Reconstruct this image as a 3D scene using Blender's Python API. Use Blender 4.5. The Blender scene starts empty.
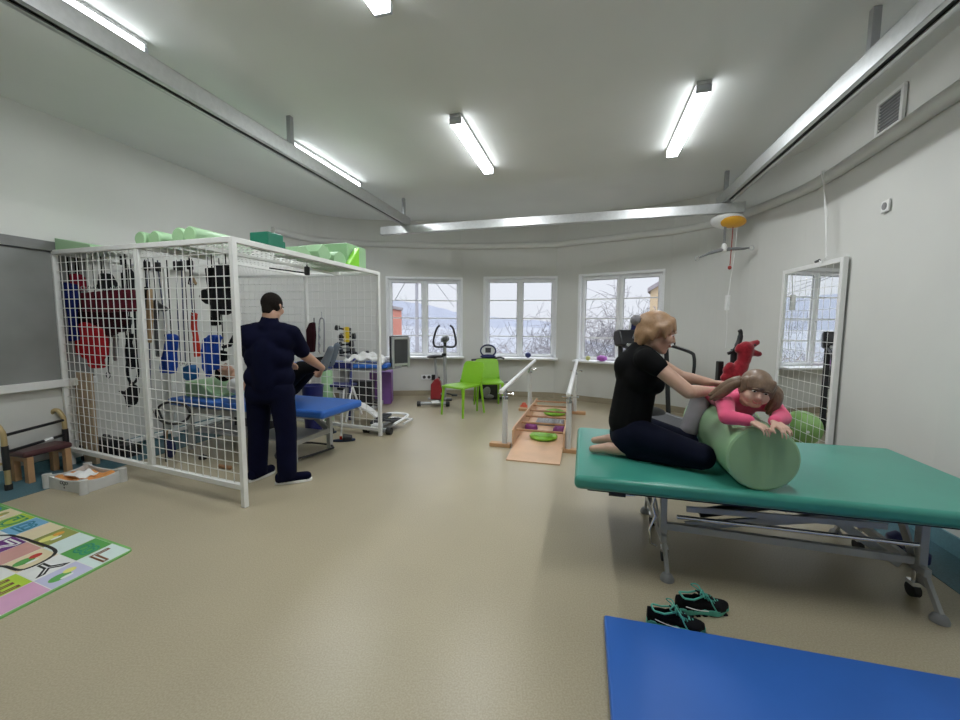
import bpy, bmesh, math, random
from mathutils import Vector, Matrix, Quaternion
random.seed(7)
V = Vector
PI = math.pi
sc = bpy.context.scene
COL = sc.collection
def R(d): return math.radians(d)

# ------------------------------------------------------------ camera
EYE = V((0, 0, 1.38)); FOC = 400.0
_p = math.atan(36/400.0); _ro = 0.006
FW = V((0, math.cos(_p), -math.sin(_p)))
_u0 = V((0, math.sin(_p), math.cos(_p))); _r0 = V((1, 0, 0))
RT = _r0*math.cos(_ro)+_u0*math.sin(_ro); UP = _u0*math.cos(_ro)-_r0*math.sin(_ro)
cd = bpy.data.cameras.new('camera'); cam = bpy.data.objects.new('camera', cd); COL.objects.link(cam)
cd.sensor_width = 36; cd.lens = 36*FOC/960; cd.clip_start = .05; cd.clip_end = 2000
m3 = Matrix((RT, UP, -FW)).transposed()
cam.matrix_world = Matrix.Translation(EYE) @ m3.to_4x4()
sc.camera = cam

# ------------------------------------------------------------ view, sky
sc.view_settings.view_transform = 'Standard'
sc.view_settings.look = 'None'
sc.view_settings.gamma = 1
sc.view_settings.use_curve_mapping = False
sc.view_settings.exposure = 1.5
w = bpy.data.worlds.new('overcast'); sc.world = w; w.use_nodes = True
nt = w.node_tree; nt.nodes.clear()
o_ = nt.nodes.new('ShaderNodeOutputWorld'); b_ = nt.nodes.new('ShaderNodeBackground')
tc = nt.nodes.new('ShaderNodeTexCoord'); sp = nt.nodes.new('ShaderNodeSeparateXYZ'); rp = nt.nodes.new('ShaderNodeValToRGB')
nt.links.new(tc.outputs['Generated'], sp.inputs[0]); nt.links.new(sp.outputs['Z'], rp.inputs[0])
rp.color_ramp.elements[0].position = 0.0; rp.color_ramp.elements[0].color = (.80, .83, .90, 1)
rp.color_ramp.elements[1].position = .6; rp.color_ramp.elements[1].color = (.90, .93, 1, 1)
nt.links.new(rp.outputs[0], b_.inputs['Color']); b_.inputs['Strength'].default_value = .40
mr = nt.nodes.new('ShaderNodeMapRange'); nt.links.new(sp.outputs['Z'], mr.inputs['Value'])      # an overcast sky is brightest overhead
mr.inputs['From Min'].default_value = .14; mr.inputs['From Max'].default_value = .9; mr.inputs['To Min'].default_value = .375; mr.inputs['To Max'].default_value = 2.2
nt.links.new(mr.outputs[0], b_.inputs['Strength'])
nt.links.new(b_.outputs[0], o_.inputs['Surface'])
LAMP_STRENGTH = 22.0

# ------------------------------------------------------------ helpers
def at(px, py, z):                                    # a pixel of the photograph to the point at height z
    r = RT*((px-480)/FOC)+UP*((360-py)/FOC)+FW
    return EYE + r*((z-EYE.z)/r.z)
def aty(px, py, y):
    r = RT*((px-480)/FOC)+UP*((360-py)/FOC)+FW
    return EYE + r*(y/r.y)

def _mk(name):
    m = bpy.data.materials.new(name); m.use_nodes = True
    return m, m.node_tree, m.node_tree.nodes['Principled BSDF']
def mat(name, c, rough=.55, metal=0.0, var=.06, scale=12.0, bump=0.0, bscale=80.0, spec=.5, sheen=0.0, coat=0.0, detail=3.0):
    m, t, b = _mk(name)
    n = t.nodes.new('ShaderNodeTexNoise'); n.inputs['Scale'].default_value = scale; n.inputs['Detail'].default_value = detail
    tcx = t.nodes.new('ShaderNodeTexCoord'); t.links.new(tcx.outputs['Object'], n.inputs['Vector'])
    r = t.nodes.new('ShaderNodeValToRGB')
    r.color_ramp.elements[0].position = .3; r.color_ramp.elements[1].position = .7
    r.color_ramp.elements[0].color = tuple(x*(1-var) for x in c)+(1,)
    r.color_ramp.elements[1].color = tuple(min(1, x*(1+var)) for x in c)+(1,)
    t.links.new(n.outputs['Fac'], r.inputs[0]); t.links.new(r.outputs[0], b.inputs['Base Color'])
    b.inputs['Roughness'].default_value = rough; b.inputs['Metallic'].default_value = metal
    b.inputs['Specular IOR Level'].default_value = spec
    if sheen: b.inputs['Sheen Weight'].default_value = sheen
    if coat: b.inputs['Coat Weight'].default_value = coat
    if bump:
        n2 = t.nodes.new('ShaderNodeTexNoise'); n2.inputs['Scale'].default_value = bscale; n2.inputs['Detail'].default_value = 4
        t.links.new(tcx.outputs['Object'], n2.inputs['Vector'])
        bp = t.nodes.new('ShaderNodeBump'); bp.inputs['Strength'].default_value = bump; bp.inputs['Distance'].default_value = .004
        t.links.new(n2.outputs['Fac'], bp.inputs['Height']); t.links.new(bp.outputs[0], b.inputs['Normal'])
    return m
def emit(name, c, s):
    m, t, b = _mk(name)
    b.inputs['Base Color'].default_value = (.9, .9, .9, 1)
    b.inputs['Emission Color'].default_value = c+(1,); b.inputs['Emission Strength'].default_value = s
    return m
def glass(name, tint=(1, 1, 1), refl=.12):
    m = bpy.data.materials.new(name); m.use_nodes = True; t = m.node_tree; t.nodes.clear()
    o = t.nodes.new('ShaderNodeOutputMaterial'); tr = t.nodes.new('ShaderNodeBsdfTransparent'); g = t.nodes.new('ShaderNodeBsdfGlossy')
    tr.inputs[0].default_value = tint+(1,); g.inputs['Roughness'].default_value = .02
    fr = t.nodes.new('ShaderNodeFresnel'); fr.inputs[0].default_value = 1.45
    mx = t.nodes.new('ShaderNodeMixShader'); geo = t.nodes.new('ShaderNodeNewGeometry'); mt = t.nodes.new('ShaderNodeMath'); mt.operation = 'SUBTRACT'; mt.inputs[0].default_value = 1
    m2 = t.nodes.new('ShaderNodeMath'); m2.operation = 'MULTIPLY'; t.links.new(geo.outputs['Backfacing'], mt.inputs[1])
    t.links.new(fr.outputs[0], m2.inputs[0]); t.links.new(mt.outputs[0], m2.inputs[1]); t.links.new(m2.outputs[0], mx.inputs[0])
    t.links.new(tr.outputs[0], mx.inputs[1]); t.links.new(g.outputs[0], mx.inputs[2]); t.links.new(mx.outputs[0], o.inputs[0])
    return m

_INV = {}
class MB:
    def __init__(s): s.v = []; s.f = []; s.m = []; s.mi = 0
    def _add(s, vs, fs):
        n = len(s.v); s.v += [V(x) for x in vs]; s.f += [tuple(i+n for i in f) for f in fs]; s.m += [s.mi]*len(fs); return s
    def box(s, c, d, rz=0.0, rot=None):
        h = V(d)/2; M = rot or Matrix.Rotation(rz, 3, 'Z'); c = V(c)
        vs = [c+M@V((x*h.x, y*h.y, z*h.z)) for x in (-1, 1) for y in (-1, 1) for z in (-1, 1)]
        return s._add(vs, [(0, 1, 3, 2), (4, 6, 7, 5), (0, 4, 5, 1), (2, 3, 7, 6), (0, 2, 6, 4), (1, 5, 7, 3)])
    def bar(s, a, b, w_, h_, up=(0, 0, 1)):
        a, b = V(a), V(b); d = (b-a); L = d.length; d.normalize(); u = V(up)
        if abs(d.dot(u)) > .99: u = V((0, 1, 0))
        x = d.cross(u).normalized(); u = x.cross(d)
        M = Matrix((d, x, u)).transposed()
        return s.box((a+b)/2, (L, w_, h_), rot=M)
    def cyl(s, a, b, r0, r1=None, n=14, caps=True):
        return s.tube([a, b], [r0, r0 if r1 is None else r1], n, caps=caps)
    def tube(s, pts, r, n=8, closed=False, caps=True, flat=1.0, up=None):
        P = [V(p) for p in pts]; k = len(P); rr = r if isinstance(r, (list, tuple)) else [r]*k
        T = []
        for i in range(k):
            if closed: d = P[(i+1) % k]-P[i-1]
            else: d = P[min(i+1, k-1)]-P[max(i-1, 0)]
            T.append(d.normalized() if d.length > 1e-9 else V((0, 0, 1)))
        u = V(up) if up else (V((0, 0, 1)) if abs(T[0].z) < .9 else V((1, 0, 0)))
        u = (u-T[0]*u.dot(T[0])).normalized()
        vs = []
        for i in range(k):
            u = u-T[i]*u.dot(T[i])
            u = u.normalized() if u.length > 1e-6 else T[i].orthogonal().normalized()
            q = T[i].cross(u)
            for j in range(n):
                a = 2*PI*j/n; vs.append(P[i]+(u*math.cos(a)*flat+q*math.sin(a))*rr[i])
        fs = []
        for i in range(k if closed else k-1):
            i2 = (i+1) % k
            for j in range(n):
                j2 = (j+1) % n; fs.append((i*n+j, i*n+j2, i2*n+j2, i2*n+j))
        if caps and not closed:
            fs.append(tuple(reversed(range(n)))); fs.append(tuple(range((k-1)*n, k*n)))
        return s._add(vs, fs)
    def ell(s, c, r, rot=None, seg=16, rings=10):
        c = V(c); M = rot or Matrix.Identity(3)
        if not isinstance(r, (tuple, list, Vector)): r = (r, r, r)
        vs = [c+M@V((0, 0, r[2]))]
        for i in range(1, rings):
            t = PI*i/rings
            for j in range(seg):
                a = 2*PI*j/seg; vs.append(c+M@V((r[0]*math.sin(t)*math.cos(a), r[1]*math.sin(t)*math.sin(a), r[2]*math.cos(t))))
        vs.append(c+M@V((0, 0, -r[2])))
        fs = [(0, 1+j, 1+(j+1) % seg) for j in range(seg)]
        for i in range(rings-2):
            for j in range(seg):
                j2 = (j+1) % seg; fs.append((1+i*seg+j, 1+(i+1)*seg+j, 1+(i+1)*seg+j2, 1+i*seg+j2))
        L = len(vs)-1; b = 1+(rings-2)*seg
        fs += [(L, b+(j+1) % seg, b+j) for j in range(seg)]
        return s._add(vs, fs)
    def lathe(s, prof, c=(0, 0, 0), n=24, rot=None):
        c = V(c); M = rot or Matrix.Identity(3); vs = []
        for r, z in prof:
            for j in range(n):
                a = 2*PI*j/n; vs.append(c+M@V((r*math.cos(a), r*math.sin(a), z)))
        fs = []
        for i in range(len(prof)-1):
            for j in range(n):
                j2 = (j+1) % n; fs.append((i*n+j, i*n+j2, (i+1)*n+j2, (i+1)*n+j))
        if prof[0][0] > 1e-6: fs.append(tuple(reversed(range(n))))
        if prof[-1][0] > 1e-6: fs.append(tuple(range((len(prof)-1)*n, len(prof)*n)))
        return s._add(vs, fs)
    def prism(s, poly, o, u, v, ext):                 # polygon in the plane o + a*u + b*v, extruded by vector ext
        o, u, v, e = V(o), V(u), V(v), V(ext); k = len(poly)
        vs = [o+u*a+v*b for a, b in poly]; vs += [x+e for x in vs]
        fs = [tuple(range(k)), tuple(reversed(range(k, 2*k)))]+[(i, i+k, (i+1) % k+k, (i+1) % k) for i in range(k)]
        return s._add(vs, fs)
    def sheet(s, fn, nu, nv, th=.004):                 # a thin solid sheet with real thickness
        P = [[V(fn(i/nu, j/nv)) for j in range(nv+1)] for i in range(nu+1)]
        N = [[None]*(nv+1) for _ in range(nu+1)]
        for i in range(nu+1):
            for j in range(nv+1):
                a = P[min(i+1, nu)][j]-P[max(i-1, 0)][j]; b = P[i][min(j+1, nv)]-P[i][max(j-1, 0)]
                c = a.cross(b); N[i][j] = c.normalized() if c.length > 1e-12 else V((0, 0, 1))
        vs = [P[i][j] for i in range(nu+1) for j in range(nv+1)]+[P[i][j]-N[i][j]*th for i in range(nu+1) for j in range(nv+1)]
        K = (nu+1)*(nv+1); I = lambda i, j: i*(nv+1)+j; fs = []
        for i in range(nu):
            for j in range(nv):
                q = (I(i, j), I(i+1, j), I(i+1, j+1), I(i, j+1)); fs.append(q); fs.append(tuple(K+x for x in reversed(q)))
        edge = [I(i, 0) for i in range(nu+1)]+[I(nu, j) for j in range(1, nv+1)]+[I(i, nv) for i in range(nu-1, -1, -1)]+[I(0, j) for j in range(nv-1, 0, -1)]
        for a, b in zip(edge, edge[1:]+edge[:1]): fs.append((b, a, a+K, b+K))
        return s._add(vs, fs)
    def build(s, name, mats, parent=None, world=False, smooth=None, bevel=0.0, seg=2, sub=0, pos=None):
        me = bpy.data.meshes.new(name); vs = s.v
        if world and parent is not None:
            r = parent
            while r.parent: r = r.parent
            M = _INV.get(r.name) or Matrix.Identity(4); vs = [M@v for v in vs]
        me.from_pydata([tuple(v) for v in vs], [], s.f); me.update()
        mats = mats if isinstance(mats, (list, tuple)) else [mats]
        for m_ in mats: me.materials.append(m_)
        if len(mats) > 1: me.polygons.foreach_set('material_index', s.m)
        bm = bmesh.new(); bm.from_mesh(me); bmesh.ops.recalc_face_normals(bm, faces=bm.faces); bm.to_mesh(me); bm.free()
        if smooth is not None:
            me.polygons.foreach_set('use_smooth', [True]*len(me.polygons))
            if smooth < 179: me.set_sharp_from_angle(angle=R(smooth))
        o = bpy.data.objects.new(name, me); COL.objects.link(o)
        if parent is not None: o.parent = parent
        if bevel:
            b = o.modifiers.new('edge', 'BEVEL'); b.width = bevel; b.segments = seg; b.limit_method = 'ANGLE'; b.angle_limit = R(40)
            if smooth is None:
                me.polygons.foreach_set('use_smooth', [True]*len(me.polygons)); me.set_sharp_from_angle(angle=R(50))
                b.harden_normals = True
        if sub:
            d = o.modifiers.new('soft', 'SUBSURF'); d.levels = sub; d.render_levels = sub
        return o

def tag(o, label, cat, group=None, kind=None):
    o['label'] = label; o['category'] = cat
    if group: o['group'] = group
    if kind: o['kind'] = kind
    return o
def thing(name, label, cat, loc=(0, 0, 0), rz=0.0, group=None):
    o = bpy.data.objects.new(name, None); COL.objects.link(o); o.empty_display_size = .1
    o.location = loc; o.rotation_euler = (0, 0, rz)
    _INV[o.name] = (Matrix.Translation(V(loc)) @ Matrix.Rotation(rz, 4, 'Z')).inverted()
    return tag(o, label, cat, group)
def struct(o): o['kind'] = 'structure'; return o
def solo(mb, name, m_, label, cat, group=None, **k):     # a thing that is one mesh, authored in world space
    return tag(mb.build(name, m_, None, **k), label, cat, group)
def copy_tree(o, parent=None):
    c = o.copy(); COL.objects.link(c); c.parent = parent
    for ch in list(o.children): copy_tree(ch, c)
    return c
def again(o, loc, rz, label, group=None):
    c = copy_tree(o); c.location = loc; c.rotation_euler = (0, 0, rz); c['label'] = label
    _INV[c.name] = (Matrix.Translation(V(loc)) @ Matrix.Rotation(rz, 4, 'Z')).inverted()
    if group: c['group'] = group
    return c
def blob(name, caps, mats, parent=None, vox=.012, smooth=6, world=False, paint=None, keep=None, ells=()):
    """caps: (a, b, ra, rb) tapered capsules fused into one continuous skin; ells: (centre, radii, matrix)."""
    mb = MB()
    for a, b, ra, rb in caps:
        a, b = V(a), V(b); d = b-a; L = d.length
        if L < 1e-6: mb.ell(a, (ra, ra, ra), seg=16, rings=10); continue
        d.normalize(); pts, rr = [], []
        for i in range(7): t = PI/2*(1-i/6); pts.append(a-d*ra*math.sin(t)); rr.append(max(ra*math.cos(t), 1e-4))
        for i in range(1, 4): pts.append(a+d*L*i/4); rr.append(ra+(rb-ra)*i/4)
        for i in range(7): t = PI/2*i/6; pts.append(b+d*rb*math.sin(t)); rr.append(max(rb*math.cos(t), 1e-4))
        mb.tube(pts, rr, 16)
    for c, r_, M in ells: mb.ell(c, r_, M, 20, 14)
    if world and parent is not None:
        r0 = parent
        while r0.parent: r0 = r0.parent
        M = _INV.get(r0.name) or Matrix.Identity(4)
    else: M = Matrix.Identity(4)
    tmp = mb.build('tmp', [], None)
    md = tmp.modifiers.new('r', 'REMESH'); md.mode = 'VOXEL'; md.voxel_size = vox
    if smooth:
        s2 = tmp.modifiers.new('s', 'SMOOTH'); s2.iterations = smooth; s2.factor = .5
    dg = bpy.context.evaluated_depsgraph_get()
    me = bpy.data.meshes.new_from_object(tmp.evaluated_get(dg))
    old = tmp.data; bpy.data.objects.remove(tmp); bpy.data.meshes.remove(old)
    if keep:
        bm = bmesh.new(); bm.from_mesh(me)
        bmesh.ops.delete(bm, geom=[v for v in bm.verts if not keep(v.co)], context='VERTS'); bm.to_mesh(me); bm.free()
    mats = mats if isinstance(mats, (list, tuple)) else [mats]
    me.materials.clear()
    for m_ in mats: me.materials.append(m_)
    if paint:
        for p in me.polygons: p.material_index = paint(p.center)
    me.transform(M)
    me.polygons.foreach_set('use_smooth', [True]*len(me.polygons))
    me.name = name; o = bpy.data.objects.new(name, me); COL.objects.link(o)
    if parent is not None: o.parent = parent
    return o
def rotm(x=0, y=0, z=0):
    return (Matrix.Rotation(R(z), 3, 'Z') @ Matrix.Rotation(R(y), 3, 'Y') @ Matrix.Rotation(R(x), 3, 'X'))
def crom(P, n=6, closed=False):
    P = [V(p) for p in P]; out = []; k = len(P)
    for i in range(k if closed else k-1):
        g = (lambda j: P[j % k]) if closed else (lambda j: P[max(0, min(k-1, j))])
        a, b, c, d = g(i-1), g(i), g(i+1), g(i+2)
        for q in range(n):
            t = q/n; out.append(.5*((2*b)+(c-a)*t+(2*a-5*b+4*c-d)*t*t+(3*b-a-3*c+d)*t**3))
    if not closed: out.append(P[-1])
    return out

# ------------------------------------------------------------ materials
M = {}
M['wall'] = mat('wall_paint', (.66, .66, .625), .7, var=.02, scale=2, bump=.12, bscale=60)
M['ceil'] = mat('ceiling_paint', (.76, .775, .755), .8, var=.02, scale=1.5)
M['white'] = mat('white_lacquer', (.80, .80, .78), .35, var=.03)
M['pvc'] = mat('window_plastic', (.90, .91, .92), .35, var=.02)
M['chrome'] = mat('chrome', (.75, .76, .78), .18, 1.0, var=.03)
M['alu'] = mat('brushed_aluminium', (.62, .63, .63), .38, .85, var=.05, scale=30)
M['steel'] = mat('grey_painted_steel', (.36, .37, .38), .4, .3, var=.05)
M['black'] = mat('black_plastic', (.012, .012, .014), .4, var=.2)
M['rubber'] = mat('black_rubber', (.02, .02, .02), .7, var=.2)
M['dark'] = mat('charcoal_plastic', (.05, .052, .056), .45, var=.1)
M['grey'] = mat('mid_grey_plastic', (.24, .245, .25), .5, var=.05)
M['wood'] = mat('light_wood', (.52, .30, .15), .45, var=.14, scale=7)
M['paper'] = mat('white_paper', (.8, .8, .78), .8, var=.02)
# ------------------------------------------------------------ floor, walls, ceiling
CEIL = 3.27
def floor_mat():
    m, t, b = _mk('speckled_vinyl')
    tcx = t.nodes.new('ShaderNodeTexCoord')
    def noise(s, d): n = t.nodes.new('ShaderNodeTexNoise'); n.inputs['Scale'].default_value = s; n.inputs['Detail'].default_value = d; t.links.new(tcx.outputs['Object'], n.inputs['Vector']); return n
    def ramp(n, c0, c1, p0, p1):
        r = t.nodes.new('ShaderNodeValToRGB'); e = r.color_ramp.elements
        e[0].position, e[1].position = p0, p1; e[0].color, e[1].color = c0+(1,), c1+(1,); t.links.new(n.outputs['Fac'], r.inputs[0]); return r
    a = ramp(noise(140, 2), (.37, .318, .212), (.445, .388, .272), .35, .65)
    c = ramp(noise(1.1, 3), (.93, .93, .93), (1.05, 1.05, 1.05), .3, .7)
    mx = t.nodes.new('ShaderNodeMixRGB'); mx.blend_type = 'MULTIPLY'; mx.inputs[0].default_value = 1
    t.links.new(a.outputs[0], mx.inputs[1]); t.links.new(c.outputs[0], mx.inputs[2]); t.links.new(mx.outputs[0], b.inputs['Base Color'])
    b.inputs['Roughness'].default_value = .34; b.inputs['Specular IOR Level'].default_value = .5
    return m
M['floor'] = floor_mat()
M['teal_floor'] = mat('teal_vinyl', (.075, .165, .20), .5, var=.2, scale=120)
M['teal_skirt'] = mat('teal_skirting', (.12, .25, .29), .5, var=.1, scale=60)
M['tan_skirt'] = mat('tan_skirting', (.36, .31, .22), .5, var=.08, scale=60)
M['board'] = mat('grey_wall_board', (.235, .24, .23), .6, var=.10, scale=3)
M['board_rail'] = mat('grey_rail', (.19, .19, .185), .5, var=.03)

LW0, LW1 = V((-5.44, -1.9, 0)), V((-3.62, 5.2, 0))
RW1, RW0 = V((2.95, 2.53, 0)), V((1.81, -1.9, 0))
CURVE_L = crom([LW1-(LW1-LW0)*.05, LW1, V((-3.50, 5.75, 0)), V((-3.30, 6.45, 0)), V((-2.92, 7.13, 0)), V((-2.40, 7.43, 0)), V((-1.98, 7.536, 0))], 5)
CURVE_R = crom([V((3.0, 6.376, 0)), V((3.31, 5.98, 0)), V((3.47, 5.4, 0)), V((3.50, 4.75, 0)), V((3.42, 4.05, 0)), RW1], 5)
WIN = [(V((-1.74, 7.56, 0)), V((-.365, 7.70, 0)), .745, 2.227), (V((.085, 7.661, 0)), V((1.40, 7.48, 0)), .738, 2.243), (V((1.772, 7.202, 0)), V((2.90, 6.443, 0)), .735, 2.24)]
def wallmesh(pts):
    mb = MB()
    for a, b in zip(pts, pts[1:]): mb._add([a, b, b+V((0, 0, CEIL)), a+V((0, 0, CEIL))], [(0, 1, 2, 3)])
    return mb
struct(wallmesh([LW0]+CURVE_L[5:]).build('wall_left', M['wall'], smooth=30))
struct(wallmesh(CURVE_R+[RW0]).build('wall_right', M['wall'], smooth=30))
struct(wallmesh([RW0, LW0]).build('wall_rear', M['wall']))
back = [CURVE_L[-1]]; mb = MB(); REV = .16
def quad(a, b, c, d): mb._add([a, b, c, d], [(0, 1, 2, 3)])
Zv = V((0, 0, 1)); prev = CURVE_L[-1]
for A, B, zb, zt in WIN:
    quad(prev, A, A+Zv*CEIL, prev+Zv*CEIL)
    quad(A, B, B+Zv*zb, A+Zv*zb); quad(A+Zv*zt, B+Zv*zt, B+Zv*CEIL, A+Zv*CEIL)
    d = (B-A).normalized(); n = V((-d.y, d.x, 0))*REV
    for p, q in ((A+Zv*zb, B+Zv*zb), (B+Zv*zb, B+Zv*zt), (B+Zv*zt, A+Zv*zt), (A+Zv*zt, A+Zv*zb)): quad(p, q, q+n, p+n)
    prev = B
quad(prev, CURVE_R[0], CURVE_R[0]+Zv*CEIL, prev+Zv*CEIL)
struct(mb.build('wall_back', M['wall']))
RING = [LW0]+CURVE_L[5:]+[x for A, B, _, _ in WIN for x in (A, B)]+CURVE_R+[RW0]
mb = MB(); mb._add([p+V((0, 0, 0)) for p in RING]+[p+V((0, 0, -.1)) for p in RING], [tuple(range(len(RING))), tuple(range(len(RING), 2*len(RING)))])
struct(mb.build('floor', M['floor']))
mb = MB(); mb._add([p+Zv*CEIL for p in RING]+[p+Zv*(CEIL+.1) for p in RING], [tuple(range(len(RING))), tuple(range(len(RING), 2*len(RING)))])
struct(mb.build('ceiling', M['ceil']))
def strip(name, pts, inward, width, z0, z1, m_):     # a strip along the wall foot
    mb = MB(); n_ = []
    for i, p in enumerate(pts):
        d = (pts[min(i+1, len(pts)-1)]-pts[max(i-1, 0)]).normalized(); n_.append(V((d.y, -d.x, 0))*inward)
    for i in range(len(pts)-1):
        a, b = pts[i], pts[i+1]; c, d = b+n_[i+1]*width, a+n_[i]*width
        vs = [x+Zv*z for z in (z0, z1) for x in (a, b, c, d)]
        mb._add(vs, [(0, 1, 2, 3), (4, 5, 6, 7), (3, 2, 6, 7), (0, 3, 7, 4), (1, 2, 6, 5)])
    return struct(mb.build(name, m_))
LEFTP = [LW0]+CURVE_L[5:]; BACKP = [CURVE_L[-1]]+[x for A, B, _, _ in WIN for x in (A, B)]+[CURVE_R[0]]
strip('baseboard_left', [p for p in LEFTP if p.y < 6], 1, .015, 0, .10, M['teal_skirt'])
strip('baseboard_back', [p for p in LEFTP if p.y > 5.6]+BACKP+[p for p in CURVE_R if p.y > 4.2], 1, .015, 0, .10, M['tan_skirt'])
strip('baseboard_right', [p for p in CURVE_R if p.y < 4.5]+[RW0], 1, .015, 0, .115, M['teal_skirt'])
strip('trim_1', [p for p in LEFTP if p.y < 6], 1, .55, 0, .003, M['teal_floor'])
strip('trim_2', [p for p in CURVE_R if p.y < 4.4]+[RW0], 1, .30, 0, .003, M['teal_floor'])
# round plaster moulding along the curved wall, under the ceiling
full = [p for p in LEFTP if p.y > 6.38]+BACKP[1:-1]+CURVE_R+[RW0]
pp = []
for i, p in enumerate(full):
    d = (full[min(i+1, len(full)-1)]-full[max(i-1, 0)]).normalized(); pp.append(p+V((d.y, -d.x, 0))*.035+Zv*2.83)
struct(MB().tube(pp, .055, 10).build('trim_3', M['wall'], smooth=60))
# grey board with a rail on the left wall
dl = (LW1-LW0).normalized(); nl = V((dl.y, -dl.x, 0))
def lw(y): return LW0+(LW1-LW0)*((y-LW0.y)/(LW1.y-LW0.y))
def wallboard(name, y0, y1, z0, z1, th, m_):
    a, b = lw(y0), lw(y1); mb = MB(); mb.bar((a+b)/2-dl*(b-a).length/2+nl*th/2+Zv*(z0+z1)/2, (a+b)/2+dl*(b-a).length/2+nl*th/2+Zv*(z0+z1)/2, th, z1-z0)
    return struct(mb.build(name, m_, bevel=.006))
wallboard('trim_4', -1.0, 4.02, .80, 2.02, .03, M['board'])
wallboard('trim_5', -1.0, 4.02, 2.02, 2.11, .06, M['board_rail'])
wallboard('trim_6', -1.0, 4.02, .765, .835, .07, M['white'])

# ------------------------------------------------------------ windows
M['glass'] = glass('window_glass', (.98, .985, .99))
M['gasket'] = mat('grey_gasket', (.45, .46, .47), .5)
for i, (A, B, zb, zt) in enumerate(WIN):
    d = (B-A).normalized(); n = V((-d.y, d.x, 0)); L = (B-A).length; H = zt-zb
    root = bpy.data.objects.new('window_%d' % (i+1), None); COL.objects.link(root); root['kind'] = 'structure'
    O = A+n*.10
    def bx(mb, u0, u1, z0, z1, y0, y1):
        mb.box(O+d*(u0+u1)/2+n*(y0+y1)/2+Zv*(zb+(z0+z1)/2), (u1-u0, y1-y0, z1-z0), rz=math.atan2(d.y, d.x))
    f = MB(); t = .032
    bx(f, 0, t, 0, H, 0, .06); bx(f, L-t, L, 0, H, 0, .06); bx(f, t, L-t, 0, t, 0, .06); bx(f, t, L-t, H-t, H, 0, .06)
    bx(f, L/2-.015, L/2+.015, t, H-t, -.005, .055)
    f.build('window_frame', M['pvc'], root, bevel=.006)
    for k in (0, 1):
        u0, u1 = (t, L/2-.015) if k == 0 else (L/2+.015, L-t); s = .038
        sm = MB(); z0, z1 = t, H-t
        bx(sm, u0, u0+s, z0, z1, -.02, .045); bx(sm, u1-s, u1, z0, z1, -.02, .045)
        bx(sm, u0+s, u1-s, z0, z0+s, -.02, .045); bx(sm, u0+s, u1-s, z1-s, z1, -.02, .045)
        so = sm.build('sash', M['pvc'], root, bevel=.006)
        g = MB(); bx(g, u0+s, u1-s, z0+s, z1-s, .012, .018); g.build('pane', M['glass'], so)
        mu = MB()
        for q in (1, 2, 3):
            zz = z0+s+(z1-z0-2*s)*q/4; bx(mu, u0+s, u1-s, zz-.010, zz+.010, .006, .024)
        mu.build('glazing_bar', M['pvc'], so)
        gk = MB(); gs = .012
        bx(gk, u0+s, u0+s+gs, z0+s, z1-s, .004, .026); bx(gk, u1-s-gs, u1-s, z0+s, z1-s, .004, .026)
        bx(gk, u0+s, u1-s, z0+s, z0+s+gs, .004, .026); bx(gk, u0+s, u1-s, z1-s-gs, z1-s, .004, .026)
        gk.build('gasket', M['gasket'], so)
    hb = MB(); bx(hb, L/2-.012, L/2+.012, H*.42, H*.42+.09, -.03, -.005); bx(hb, L/2-.009, L/2+.009, H*.42-.06, H*.42+.06, -.055, -.035); hb.build('window_handle', M['pvc'], root, bevel=.004)
    sl = MB(); sl.box(A+d*L/2+n*(-.03)+Zv*(zb-.0), (L+.10, .30, .035), rz=math.atan2(d.y, d.x)); sl.build('window_sill', M['pvc'], root, bevel=.008)
    rv = MB(); w_ = .028                                    # reveal lining and border, white to paint in the light on them
    for (u0, u1, z0, z1) in ((0, .012, 0, H), (L-.012, L, 0, H), (0, L, H-.012, H)): bx(rv, u0, u1, z0, z1, -.104, .0)
    for (u0, u1, z0, z1) in ((-w_, .0, 0, H+w_), (L, L+w_, 0, H+w_), (0, L, H, H+w_)): bx(rv, u0, u1, z0, z1, -.112, -.098)
    rv.build('window_trim', M['pvc'], root)

# ------------------------------------------------------------ the hazy winter view outside
M['hill'] = mat('frosted_hill', (.165, .178, .21), 1, var=.05, scale=.12, spec=0)  # distance haze is painted in as a bluish grey base colour
M['hill2'] = mat('frosted_wood', (.20, .21, .23), 1, var=.08, scale=.3, spec=0)  # haze mixed into the colour of the nearer ridge and ground
M['twig'] = mat('frosted_bark', (.155, .15, .16), .9, var=.15, spec=0)  # bark colour greyed to paint haze over the outdoor trees
M['twig2'] = mat('brown_bark', (.15, .11, .09), .9, var=.15, spec=0)
M['salmon'] = mat('salmon_render', (.42, .19, .15), .9, var=.05, spec=0)
M['cream'] = mat('cream_render', (.42, .33, .22), .9, var=.04, spec=0)
M['pole'] = mat('pale_concrete', (.24, .24, .26), .9)
M['roof'] = mat('grey_roof_edge', (.22, .20, .21), .8, var=.1)
def ridge(name, pts, base, th, m_):
    mb = MB(); pts = crom(pts, 6); rnd = random.Random(len(pts)+int(base))
    top = [p+Zv*rnd.uniform(-th, th) for p in pts]; k = len(top)
    vs = top+[V((p.x*.86, p.y*.86, base)) for p in pts]+[V((p.x*1.3, p.y*1.3, base)) for p in pts]
    fs = [(i, i+1, k+i+1, k+i) for i in range(k-1)]+[(i, 2*k+i, 2*k+i+1, i+1) for i in range(k-1)]
    mb._add(vs, fs); o = mb.build(name, m_, smooth=180); o['kind'] = 'structure'; return o
ridge('hill', [aty(200, 290, 320), aty(380, 299, 320), aty(430, 306, 320), aty(480, 316, 320), aty(560, 324, 320), aty(610, 345, 320), aty(860, 350, 320)], -40, .8, M['hill'])
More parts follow.
